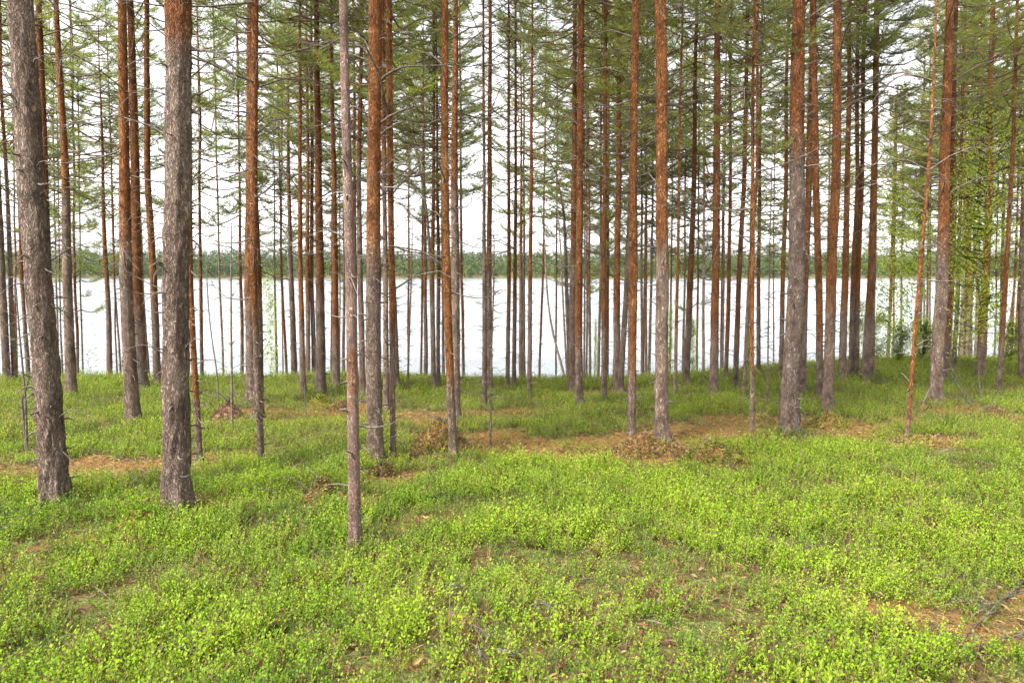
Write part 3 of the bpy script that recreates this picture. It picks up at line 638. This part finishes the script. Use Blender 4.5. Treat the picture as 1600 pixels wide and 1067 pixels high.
# pines farther down the slope and along the right shore: their crowns fill the view between the nearer stems
rr = random.Random(77); fill = []
tries = 0
while len(fill) < 47 and tries < 4000:
    tries += 1
    px = rr.uniform(-40, 1640); D = rr.uniform(21, 40)
    X = at(px, 500, D)[0]
    if gz(X, D) < LAKE + .12: continue
    if rr.random() < (.30 if px < 760 else .50): continue
    if 90 < px < 170 and rr.random() < .7: continue
    if any(abs(px - a) < 9 and abs(D - b_) < 4 for a, b_ in fill): continue
    fill.append((px, D))
    wd = rr.uniform(3.2, 7) * (24 / D) ** .5
    lean = rr.uniform(-7, 9) + (px - 800) * .02
    top = rr.uniform(-150, 190)
    make_pine(T('slim pine stem on the slope just before the lake', wd, wd * .55, [(px, 570), (px + lean * .5, 434), (px + lean, 150)], rr.choice([430, 300, 500]), D=D,
              H=rr.uniform(13, 18), group=G2, crown=rr.uniform(6.5, 9.5) if px < 760 else rr.uniform(5.5, 9), cw=1.15, young=False, limb=.55), 2000 + len(fill))

# ------------------------------------------------------------------ broad-leaved trees and saplings
def leafy(name, label, cat, bx, by, top_y, topx, w_px, D, nb, dens, leaf=.045, zlo=.15, group=None, wd=4, seed=1, droop=0, leafm='leaf'):
    Y = D or hit(bx, by) or 17; x0 = at(bx, by, Y)[0]; z0 = gz(x0, Y); tp = at(topx, top_y, Y); H = tp[2] - z0
    root = empty(name, (x0, Y, z0), label, cat, group)
    tb = MB(); n = 16; zz = np.linspace(-.05, H, n); dx = (tp[0] - x0)
    xx = dx * (zz / H) ** 1.3 + (noise(zz * 1.2, seed, 0, 4) - .5) * .12
    tube(tb, np.stack([xx - xx[0], (noise(zz * 1.1, seed + 5, 0, 4) - .5) * .12, zz], 1), np.linspace(wd * Y / FPX / 2, .006, n), 8, 0)
    tb.obj('trunk', [M['thin_bark']], root)
    mb = make_leafy(seed, H, w_px * Y / FPX / 2, nb, leaf, dens, zlo, droop)
    mb.v[:] = [v + np.stack([np.interp(v[:, 2], zz, xx - xx[0]), 0 * v[:, 2], 0 * v[:, 2]], 1).astype(np.float32) for v in mb.v]
    mb.obj('crown', [M[leafm], M['twig']], root, smooth=False)
    return root
leafy('birch_tree', 'young birch with a tall cloud of bright fresh leaves towards the right edge', 'birch tree', 1522, 590, 170, 1548, 230, 13.5, 80, .45, .075, .2, wd=5, seed=3)
leafy('birch_tree', 'smaller bright-leaved birch beside the grey-footed sturdy pine', 'birch tree', 1500, 590, 320, 1498, 140, 15, 44, .5, .08, .2, wd=4, seed=4)
leafy('alder_tree', 'dark forked alder with leafy crown in the thicket right of the dark red pine', 'alder tree', 1386, 590, 290, 1392, 140, 17, 46, .5, .085, .2, wd=6, seed=5)
leafy('alder_tree', 'slim green alder between the thicket and the leaning pink-brown pine', 'alder tree', 1420, 585, 330, 1424, 115, 17.5, 36, .5, .085, .15, wd=4, seed=6)
leafy('birch_sapling', 'pale yellow-green birch sapling hanging leaves before the lake, left of the dark green-brown pine', 'birch sapling', 424, 580, 425, 428, 80, 18, 30, .8, .07, .1, wd=3, seed=7, droop=.3)
for i, (bx, topy, tx, w_, D) in enumerate([(1045,480,1047,40,20),(1080,500,1083,46,21),(1170,520,1170,40,21),(1335,470,1337,50,21),(1365,490,1366,50,20.5),(1402,510,1403,50,19.5),(1440,505,1441,46,20),(1470,500,1472,40,20),(930,500,931,34,20),(1575,505,1576,44,19)]):
    leafy('leafy_shrub', 'small green broad-leaved shrub in the undergrowth at the crest', 'shrub', bx, 585, topy, tx, w_ * 1.3, D - 1.5, 26, 2.0, .055, .02, 'leafy shrubs along the crest', 3, 20 + i)
for i, (bx, topy, tx, D) in enumerate([(60,470,55,19),(140,545,141,17),(150,500,150,20),(700,530,702,19),(725,500,726,21),(840,520,838,20),(850,545,852,18),(650,470,656,22),(560,480,541,20),(20,440,18,20),(355,470,358,21),(300,520,330,20),(100,500,99,21),(785,530,788,20)]):
    leafy('sapling', 'wispy bare-stemmed sapling with a few small leaves against the lake', 'sapling', bx, 585, topy, tx, 26, D, 12, .22, .04, .2, 'wispy saplings at the lake edge', 1.6, 50 + i)

def stem(name, label, cat, pts, w0, w1, D=None, group=None, m_='thin_bark', twigs=8, tl=.25, seed=0):
    rr = random.Random(seed); Y = D or hit(*pts[0]) or 18; P = [at(x, y, Y) for x, y in pts]
    z0 = gz(P[0][0], Y)
    if P[0][2] > z0 + .02: P.insert(0, (P[0][0] + (P[0][0] - P[1][0]) * .3, Y, z0 - .05))
    o = np.array(P[0]); q = np.array(P) - o; n = 14; tt = np.linspace(0, len(q) - 1, n)
    pp = np.stack([np.interp(tt, range(len(q)), q[:, k]) for k in range(3)], 1)
    for _ in range(2): pp[1:-1] = (pp[:-2] + 2 * pp[1:-1] + pp[2:]) / 4
    mb = MB(); tube(mb, pp, np.linspace(w0, w1, n) * Y / FPX / 2, 8, 0)
    for k in range(twigs):
        i = rr.randrange(2, n); a = rr.random() * 6.28; dead_branch(mb, rr, pp[i], a, tl * rr.uniform(.4, 1.3), .004, rr.uniform(-.3, .6), 0)
    ob = mb.obj(name, [M[m_]], loc=tuple(o)); return tag(ob, label, cat, group)
stem('leaning_sapling', 'thin dark sapling bowed in an arc over the water, left of its straighter fellow', 'sapling', [(881,580),(868,540),(857,490),(853,434),(852,380),(846,330)], 4.5, 1.5, 18.5, twigs=10, seed=1)
stem('leaning_sapling', 'straighter thin dark sapling beside the bowed one over the water', 'sapling', [(886,580),(882,520),(878,434),(876,380),(870,320)], 4.5, 1.5, 18.8, twigs=12, seed=2)
stem('leaning_sapling', 'thin stem bending left beside the thickest pine, seen against the lake', 'sapling', [(341,630),(340,585),(333,545),(326,490),(323,434),(322,400)], 2.6, 1.3, None, twigs=6, seed=3)
stem('dead_spruce', 'bare dark spruce pole bristling with short twigs behind the brush heap', 'dead spruce', [(363,672),(362,580),(361,500),(361,420),(362,350)], 4.5, 1.5, None, m_='dead', twigs=60, tl=.16, seed=4)
stem('leaning_dead_tree', 'thin dark stem leaning left high up, before the slim trio of pines', 'dead tree', [(676,600),(674,434),(668,330),(655,260),(640,170),(628,110)], 5, 2.5, 16.3, m_='dead', twigs=14, tl=.6, seed=5)
stem('dead_sapling', 'dead grey sapling with broken limbs left of the leaning grey pine', 'dead sapling', [(42,705),(41,650),(38,600),(30,520),(25,450)], 4, 2, None, m_='dead', twigs=26, tl=.45, seed=6)
stem('broken_branch', 'pale lichen-covered broken branch propped on the dead grey sapling', 'branch', [(36,640),(33,625),(42,605),(46,585)], 4, 2.5, hit(42,705), m_='dead', twigs=8, tl=.25, seed=7)
stem('fallen_bough', 'thin bough leaning against the foot of the grey-footed sturdy pine', 'branch', [(1438,642),(1446,622),(1454,604)], 3, 1.5, None, m_='dead', twigs=4, tl=.2, seed=8)
stem('fallen_bough', 'thin dark bough fallen slantwise into the bilberry right of the grey-footed sturdy pine', 'branch', [(1517,636),(1500,608),(1486,585)], 3, 1.8, None, m_='dead', twigs=12, tl=.3, seed=9)
stem('dead_sapling', 'short grey snag of a sapling near the right edge, before birch leaves', 'dead sapling', [(1533,622),(1530,600),(1529,580)], 3, 1.5, None, m_='dead', twigs=5, tl=.15, seed=10)
stem('thin_sapling', 'hair-thin bare sapling right of the slim rusty pines, near a mossy patch', 'sapling', [(478,655),(477,620),(476,600)], 2.2, 1.2, None, m_='dead', twigs=4, tl=.12, seed=11)

# ------------------------------------------------------------------ fallen branches on the ground
M['old'] = simple('old_lichened_wood', [(.3, (.03, .024, .02)), (.5, (.075, .06, .05)), (.68, (.15, .135, .12))], 30)
def ground_branch(name, label, px, w0, w1, m_='old', twigs=8, tl=.3, lift=.04, seed=0, cat='branch'):
    rr = random.Random(seed); pts = []
    for x, y in px:
        Y = hit(x, y) or 16; X = at(x, y, Y)[0]; pts.append(np.array([X, Y, gz(X, Y) + lift * .6]))
    o = pts[0].copy(); q = np.array(pts) - o; n = 16; tt = np.linspace(0, len(q) - 1, n)
    pp = np.stack([np.interp(tt, range(len(q)), q[:, k]) for k in range(3)], 1)
    pp[1:-1] = (pp[:-2] + 2 * pp[1:-1] + pp[2:]) / 4
    pp[:, 2] += [rr.uniform(-.006, .01) for _ in range(n)]
    mb = MB(); rad_ = np.linspace(w0, w1, n)[:, None] * (1 + .25 * (np.random.default_rng(seed).random((n, 8)) - .5))
    tube(mb, pp, rad_ * .85, 8, 0)
    main = math.atan2(pp[-1][1] - pp[0][1], pp[-1][0] - pp[0][0])
    for k in range(twigs):
        i = rr.randrange(1, n - 1); a = main + rr.choice([-1, 1]) * rr.uniform(.4, 1.2)
        dead_branch(mb, rr, pp[i], a, tl * rr.uniform(.4, 1.3), max(.003, w1 * .25), rr.uniform(-.1, .08), 0)
    ob = mb.obj(name, [M[m_]], loc=tuple(o)); return tag(ob, label, cat)
ground_branch('fallen_branch', 'thick lichen-grey fallen branch lying slantwise on bare brown litter', [(1515,1000),(1540,972),(1568,945),(1590,925),(1610,905)], .005, .012, twigs=10, tl=.35, lift=.06, seed=1)
ground_branch('fallen_branch', 'thin straight dead branch pointing left from the thick lichen-grey one', [(1558,958),(1520,950),(1488,947),(1470,935)], .009, .004, twigs=8, tl=.2, lift=.07, seed=2)
ground_branch('fallen_branch', 'low pale dead branch with fine twigs left below the thick lichen-grey one', [(1385,1008),(1420,1003),(1450,1005),(1480,1010),(1500,1008)], .009, .004, twigs=16, tl=.2, lift=.05, seed=3)
ground_branch('fallen_branch', 'curved thin branch at the lower right below the thick lichen-grey one', [(1530,1025),(1555,1012),(1585,1005),(1605,995)], .008, .004, twigs=10, tl=.2, lift=.05, seed=4)
ground_branch('fallen_branch', 'short thick grey stick among bilberry at the bottom left', [(236,1048),(262,1040),(294,1034)], .012, .014, twigs=3, tl=.15, lift=.12, seed=5)
ground_branch('fallen_branch', 'thin bent twig sticking up from bilberry beside the short thick grey stick', [(300,1055),(308,1020),(325,1003),(345,990)], .005, .003, twigs=4, tl=.15, lift=.15, seed=6)
ground_branch('fallen_branch', 'pale slender stick running right of the short thick grey stick', [(320,1022),(345,1016),(365,1010)], .006, .004, twigs=3, tl=.12, lift=.12, seed=7)
ground_branch('twig_bundle', 'spray of fine dead twigs at the bottom centre', [(750,1062),(762,1035),(764,1012)], .005, .003, twigs=14, tl=.22, lift=.14, seed=8)
ground_branch('fallen_branch', 'long fine twig trailing right from the spray at the bottom centre', [(772,1040),(795,1046),(818,1053)], .005, .003, twigs=6, tl=.12, lift=.13, seed=9)
ground_branch('fallen_branch', 'forked pale twig on brown litter in the lower middle', [(690,946),(704,937),(725,941)], .006, .003, twigs=5, tl=.15, lift=.14, seed=10)
ground_branch('fallen_branch', 'thin straight pale stick in bilberry right of the pinkish trunk', [(778,829),(795,835),(812,842)], .006, .004, twigs=3, tl=.15, lift=.16, seed=11)
ground_branch('fallen_branch', 'curly dry twigs lying in bilberry below centre right', [(825,975),(845,968),(860,978)], .005, .003, twigs=10, tl=.15, lift=.14, seed=12)
ground_branch('fallen_branch', 'long thin pale stick right of the thickest pine foot', [(378,776),(405,781),(430,784)], .006, .004, twigs=3, tl=.15, lift=.16, seed=13)
ground_branch('fallen_branch', 'small dry stick among bilberry at the middle right', [(1255,880),(1275,875),(1300,866)], .005, .003, twigs=4, tl=.15, lift=.15, seed=14)
ground_branch('fallen_branch', 'thin stick on the bare patch behind the leaning wand', [(770,660),(800,658),(830,650)], .015, .008, twigs=4, tl=.25, lift=.05, seed=15)
ground_branch('fallen_branch', 'dead sticks crossing at the left edge under the leaning grey pine', [(-5,842),(15,838),(32,845)], .008, .004, twigs=8, tl=.25, lift=.14, seed=16)
ground_branch('fallen_branch', 'short stick lying across the orange moss patch', [(1375,698),(1400,693),(1428,690)], .012, .007, twigs=3, tl=.2, lift=.04, seed=17)
ground_branch('fallen_branch', 'grey dead boughs dropped beside the pinkish trunk foot', [(600,712),(585,722),(566,738)], .008, .004, twigs=10, tl=.25, lift=.12, seed=18)

# ------------------------------------------------------------------ hummocks, brush heaps and bushes
CLEAR = []
def hummock(name, label, cat, px, py, wpx, hpx, mats=('moss', 'moss'), seed=0, depth=.8, tuft=900, green=0.3, group=None, twigs=0, leafsize=.035):
    rg = np.random.default_rng(seed); rr = random.Random(seed)
    Y = hit(px, py) or 16; X = at(px, py, Y)[0]; s = Y / FPX; a = wpx * s / 2 * 1.15; hgt = hpx * s * 1.0; b_ = a * depth
    if green < .8: CLEAR.append((X, Y - .25, a * .85, b_ * .8 + .3))
    nr, ns = 14, 36; rho = np.linspace(0, 1, nr)[:, None]; th = (np.arange(ns) * 2 * math.pi / ns)[None, :]
    irr = 1 + .5 * (fbm(np.cos(th) * 1.6 + seed, np.sin(th) * 1.6, 0, 3) - .5)
    x = a * rho * np.cos(th) * irr; y = b_ * rho * np.sin(th) * irr
    zz = hgt * (np.cos(rho * math.pi) * .5 + .5) ** .7 * (1 + 1.5 * (fbm(x * 3 + seed, y * 3, 0, 4) - .5)) + (fbm(x * 9, y * 9, seed, 5) - .5) * .07
    gzv = ground_h(x + X, y + Y); z0 = float(ground_h(X, Y)); z = gzv - z0 + zz - .05 * rho
    i = np.arange(nr - 1)[:, None] * ns; j = np.arange(ns)[None, :]; j2 = (j + 1) % ns
    f = np.stack([i + j, i + ns + j, i + ns + j2, i + j2], -1).reshape(-1, 4)
    mb = MB(); mb.add(np.stack([x, y, z], -1), f, 1, .95)
    # tufts of moss, dry leaves and needles over the surface
    n = int(tuft); r_ = np.sqrt(rg.random(n)); t_ = rg.random(n) * 6.283
    ri = r_ * (nr - 1); i0 = np.minimum(ri.astype(int), nr - 2); tj = (t_ / 6.2832 * ns).astype(int) % ns
    fr = (ri - i0)[:, None]; A = np.stack([x, y, z], -1); C = A[i0, tj] * (1 - fr) + A[i0 + 1, tj] * fr + rg.normal(size=(n, 3)) * .012
    k = 4; C = np.repeat(C, k, 0); m = len(C)
    d = rg.normal(size=(m, 3)) + [0, 0, .8]; d /= np.linalg.norm(d, axis=1)[:, None]; q = np.cross(d, rg.normal(size=(m, 3))); q /= np.linalg.norm(q, axis=1)[:, None]
    l_ = leafsize * .75 * (.5 + rg.random((m, 1)))
    v = np.stack([C, C + d * l_ * .6 + q * l_ * .22, C + d * l_ * 1.3, C + d * l_ * .6 - q * l_ * .22], 1).reshape(-1, 3)
    isg = rg.random(m) < green
    tn = np.where(isg, .75, rg.random(m) * .8)
    quads = np.arange(m * 4).reshape(-1, 4)
    mb.add(v, quads[~isg] , 0, np.repeat(tn, 4))
    if isg.any(): mb.add(v[np.repeat(isg, 4)], np.arange(isg.sum() * 4).reshape(-1, 4), 2, np.repeat(rg.random(isg.sum()) * .8, 4))
    for k in range(twigs):
        q_ = rr.random() * 6.28; rr0 = rr.random() * .8; p = A[int(rr0 * (nr - 1)), int(q_ / 6.2832 * ns) % ns]
        dead_branch(mb, rr, p, rr.random() * 6.28, rr.uniform(.15, .5), .006, rr.uniform(-.1, .7), 3)
    ob = mb.obj(name, [M[mats[0]], M['floor'] if mats[1] == 'moss' else M[mats[1]], M['bilberry'], M['dead']], loc=(X, Y, z0), smooth=True)
    return tag(ob, label, cat, group)
hummock('moss_mound', 'tall brown mound of moss and heather behind the narrow-footed orange pine', 'mound', 688, 696, 110, 30, ('brown_leaf', 'moss'), 1, .8, 1500, .2, twigs=8)
hummock('moss_hummock', 'small rounded tan moss hummock right of the open-water pair', 'hummock', 818, 652, 34, 17, ('moss', 'moss'), 2, .9, 500, .1)
hummock('green_bush', 'low dark green bush with a dead stick beside the leafless spruce pole', 'bush', 652, 616, 40, 16, ('bilberry', 'moss'), 3, .8, 700, .9, twigs=5)
hummock('green_bush', 'low green and brown bush below the row of four slim pines', 'bush', 855, 624, 38, 14, ('moss', 'moss'), 4, .8, 600, .65)
hummock('brush_heap', 'dark red-brown heap of rotting wood and brush right of the thickest pine', 'brush heap', 356, 655, 58, 27, ('brown_leaf', 'red_heap'), 5, .7, 700, .05, twigs=24)
hummock('moss_hummock', 'mossy brown hummock just right of the cracked-bark pine', 'hummock', 1293, 668, 62, 20, ('moss', 'moss'), 6, .8, 900, .35)
hummock('moss_hummock', 'orange-topped moss hummock round the thin sunlit trunk', 'hummock', 1188, 662, 50, 16, ('moss', 'moss'), 7, .8, 700, .15)
hummock('moss_mound', 'broad brown litter mound round the foot of the straight medium pine', 'mound', 1005, 708, 130, 20, ('brown_leaf', 'moss'), 8, .6, 1500, .12, twigs=6)
hummock('green_bush', 'reddish-brown and dark green lingonberry clump in front of the brown litter mound', 'bush', 1112, 722, 100, 30, ('brown_leaf', 'moss'), 9, .6, 1500, .5, twigs=4)
hummock('moss_hummock', 'dark little hummock in green bilberry below the leaning dark red pine', 'hummock', 1362, 656, 32, 12, ('brown_leaf', 'moss'), 10, .8, 400, .4)
hummock('fallen_heap', 'long low brown brush heap near the right edge', 'brush heap', 1548, 652, 58, 13, ('brown_leaf', 'moss'), 11, .5, 700, .15, twigs=10)
hummock('moss_hummock', 'flat orange moss hummock beside the thin leaning pink-brown pine', 'hummock', 1445, 694, 60, 12, ('moss', 'moss'), 12, .7, 800, .1)
hummock('brush_heap', 'small brown heap at the foot of the grey-footed sturdy pine', 'brush heap', 1445, 640, 38, 12, ('brown_leaf', 'moss'), 13, .7, 400, .3, twigs=6)
hummock('moss_hummock', 'green-topped hummock beside the lichen-streaked orange pine', 'hummock', 500, 632, 44, 14, ('moss', 'moss'), 14, .7, 500, .6)
hummock('moss_hummock', 'rusty moss hummock just left of the pinkish trunk, beyond the bilberry', 'hummock', 532, 642, 34, 15, ('brown_leaf', 'moss'), 15, .8, 500, .1)
hummock('dead_fern_clump', 'red-brown clump of dry leaves in bilberry left of the pinkish trunk', 'dry clump', 506, 775, 46, 22, ('brown_leaf', 'moss'), 16, .7, 500, .25, twigs=4)
hummock('dead_fern_clump', 'dry brown clump at the foot of the stout orange pine', 'dry clump', 598, 742, 44, 22, ('brown_leaf', 'moss'), 17, .7, 500, .25, twigs=5)
hummock('green_bush', 'dark green lingonberry tuft in front of the two thick grey pines', 'bush', 215, 822, 110, 26, ('bilberry', 'moss'), 18, .5, 1400, .95, leafsize=.022)

# ------------------------------------------------------------------ bilberry undergrowth
def sprig(seed, leaves=36, h=.17):
    rr = random.Random(seed); V = []; SV = []
    nb = rr.choice([4, 5, 6])
    for b_ in range(nb):
        a = rr.random() * 6.28; el = rr.uniform(.7, 1.35); L_ = h * rr.uniform(.5, 1.15)
        d = np.array([math.cos(a) * math.cos(el), math.sin(a) * math.cos(el), math.sin(el)])
        side = np.cross(d, [0, 0, 1]); side /= np.linalg.norm(side)
        SV.append(np.stack([-side * .0018, side * .0018, d * L_ + side * .0008, d * L_ - side * .0008]))
        m_ = max(leaves // nb, 3)
        for k in range(m_):
            q = .35 + .65 * (k + rr.random()) / m_; p = d * L_ * q
            sg = 1 if k % 2 else -1
            ld = side * sg * rr.uniform(.5, 1) + d * rr.uniform(.2, .9) + np.array([rr.gauss(0, .3), rr.gauss(0, .3), rr.uniform(-.1, .5)]); ld /= np.linalg.norm(ld)
            up = np.array([rr.gauss(0, .3), rr.gauss(0, .3), 1.0]); wv = np.cross(ld, up); wv /= np.linalg.norm(wv)
            s = rr.uniform(.012, .022); p = p + ld * .004
            V.append(np.stack([p, p + ld * s * .5 + wv * s * .29, p + ld * s, p + ld * s * .5 - wv * s * .29]))
    return np.array(V), np.array(SV)
ug = MB(); rg = np.random.default_rng(42)
TREEXY = [(o.location.x, o.location.y) for o in COL.objects if o.name.startswith('pine_tree')]
def scatter(y0, y1, dens, tmpls, sc0, sc1, xpad=.6, thin=1.0):
    area = (y1 - y0) * (1.66 * (y0 + y1) / 2 + 2 * xpad); n = int(area * dens)
    y = y0 + (y1 - y0) * rg.random(n); hw = .83 * y + xpad; x = (rg.random(n) * 2 - 1) * hw
    m = bare(x, y); cl = fbm(x * 2.2, y * 2.2, 0, 61); cov = fbm(x * .55 + 4, y * .55, 0, 67)
    p = np.clip((cl - .22) * 5, .4, 1) * (1 - .96 * np.clip(m * 1.1, 0, .95)) * np.clip((cov - .18) * 4.5, .55, 1) * thin
    for (X_, Y_, ra, rb_) in CLEAR: p = p * (.12 + .88 * sstep(.7, 1.3, ((x - X_) / ra) ** 2 + ((y - Y_) / rb_) ** 2))
    kp = rg.random(n) < p; x, y, cl, cov = x[kp], y[kp], cl[kp], cov[kp]; n = len(x)
    z = ground_h(x, y) - .01
    dark = fbm(x * .9 + 9, y * .9 + 3, 0, 71); left = sstep(3, -6, x) * .06
    tb = np.clip(.60 + (cl - .5) * .9 - np.clip(dark - .52, 0, 1) * 1.1 - left + rg.normal(size=n) * .17, .04, .78); tb[rg.random(n) < .05] = -.25
    ti = rg.integers(0, len(tmpls), n)
    s = (sc0 + (sc1 - sc0) * rg.random(n) ** 1.5 * 1.15) * (.65 + .6 * np.clip(cl, .2, .8)) * (1 - .5 * np.clip(m[kp], 0, 1)); th = rg.random(n) * 6.283
    for k, (V, SV) in enumerate(tmpls):
        q = ti == k; c = np.cos(th[q]); s_ = np.sin(th[q]); sc = s[q]
        for arr, mi in ((V, 0), (SV, 1)):
            a = arr.reshape(-1, 3)
            X = (a[None, :, 0] * c[:, None] - a[None, :, 1] * s_[:, None]) * sc[:, None] + x[q][:, None]
            Yv = (a[None, :, 0] * s_[:, None] + a[None, :, 1] * c[:, None]) * sc[:, None] + y[q][:, None]
            Zv = a[None, :, 2] * sc[:, None] + z[q][:, None]
            v = np.stack([X, Yv, Zv], -1).reshape(-1, 3)
            ug.add(v, np.arange(len(v)).reshape(-1, 4), mi, np.repeat(tb[q], len(a)))
SP = [sprig(i) for i in range(14)]; SP2 = [sprig(40 + i, 24) for i in range(8)]; SP3 = [sprig(60 + i, 16) for i in range(6)]
scatter(1.9, 4.5, 640, SP, .72, 1.1)
scatter(4.5, 8, 380, SP, .8, 1.15)
scatter(8, 13, 270, SP2, .8, 1.2)
scatter(13, 24, 170, SP3, 1.0, 1.5)
scatter(24, 40, 8, SP3, 2.5, 3.5)
M['sprig_stem'] = simple('bilberry_stems', [(.4, (.10, .10, .03)), (.6, (.20, .13, .07))], 6, bd=0)
uo = ug.obj('bilberry_undergrowth', [M['bilberry'], M['sprig_stem']], smooth=False)
tag(uo, 'bright green bilberry shrubs carpeting the forest floor', 'undergrowth', kind='stuff')
# litter: dry needles, brown leaves and broken twigs lying on the floor
lt = MB()
def litter(y0, y1, dens, ln, wd, matk, lift=.012, only_bare=False, curve=.25):
    n = int((y1 - y0) * (1.66 * (y0 + y1) / 2 + 1.2) * dens); y = y0 + (y1 - y0) * rg.random(n); x = (rg.random(n) * 2 - 1) * (.83 * y + .6)
    if only_bare:
        k = rg.random(n) < np.clip(bare(x, y) * 1.2 + .12, 0, 1); x, y = x[k], y[k]; n = len(x)
    a = rg.random(n) * 6.283; e = rg.normal(size=n) * curve; d = np.stack([np.cos(a), np.sin(a), e], 1); q = np.stack([-np.sin(a), np.cos(a), rg.normal(size=n) * .5], 1)
    c = np.stack([x, y, ground_h(x, y) + lift + rg.random(n) * lift], 1); L_ = ln * (.4 + rg.random((n, 1))); W_ = wd * (.6 + .8 * rg.random((n, 1)))
    v = np.stack([c - d * L_ / 2 - q * W_ * .3, c - q * W_ / 2 + [0, 0, .004], c + d * L_ / 2, c + q * W_ / 2 + [0, 0, .004]], 1).reshape(-1, 3)
    lt.add(v, np.arange(n * 4).reshape(-1, 4), matk, np.repeat(rg.random(n) * .7, 4))
litter(2, 5, 260, .05, .012, 0, .02); litter(2, 6, 22, .12, .004, 1, .03, curve=.4); litter(2, 6, 260, .06, .006, 0, .015, True)
litter(5, 11, 90, .05, .012, 0, .02); litter(5, 12, 260, .06, .008, 0, .02, True); litter(6, 12, 8, .2, .007, 1, .05, curve=.4)
litter(11, 20, 70, .08, .015, 0, .03, True); litter(5, 20, 110, .06, .012, 2, .02, True)
lo = lt.obj('forest_litter', [M['brown_leaf'], M['dead'], M['moss']], smooth=False)
tag(lo, 'brown needles, dry leaves and small twigs scattered on the forest floor', 'litter', kind='stuff')

# ------------------------------------------------------------------ air between here and the far shore
hz = MB(); X0, X1, Y0, Y1, Z0, Z1 = -4500, 4500, -160, 3500, -12, 90
hv = [(X, Y, Z) for Z in (Z0, Z1) for Y in (Y0, Y1) for X in (X0, X1)]
hz.add(hv, [(0, 2, 3, 1), (4, 5, 7, 6), (0, 1, 5, 4), (2, 6, 7, 3), (0, 4, 6, 2), (1, 3, 7, 5)])
m = bpy.data.materials.new('air_haze'); m.use_nodes = True; t = m.node_tree; t.nodes.clear()
pv = t.nodes.new('ShaderNodeVolumePrincipled'); pv.inputs['Color'].default_value = (.93, .96, 1, 1); pv.inputs['Density'].default_value = .00003; pv.inputs['Anisotropy'].default_value = .2
t.links.new(pv.outputs[0], t.nodes.new('ShaderNodeOutputMaterial').inputs['Volume'])
ho = hz.obj('haze', [m], smooth=False); tag(ho, 'thin pale haze in the air over the lake', 'haze', kind='stuff')
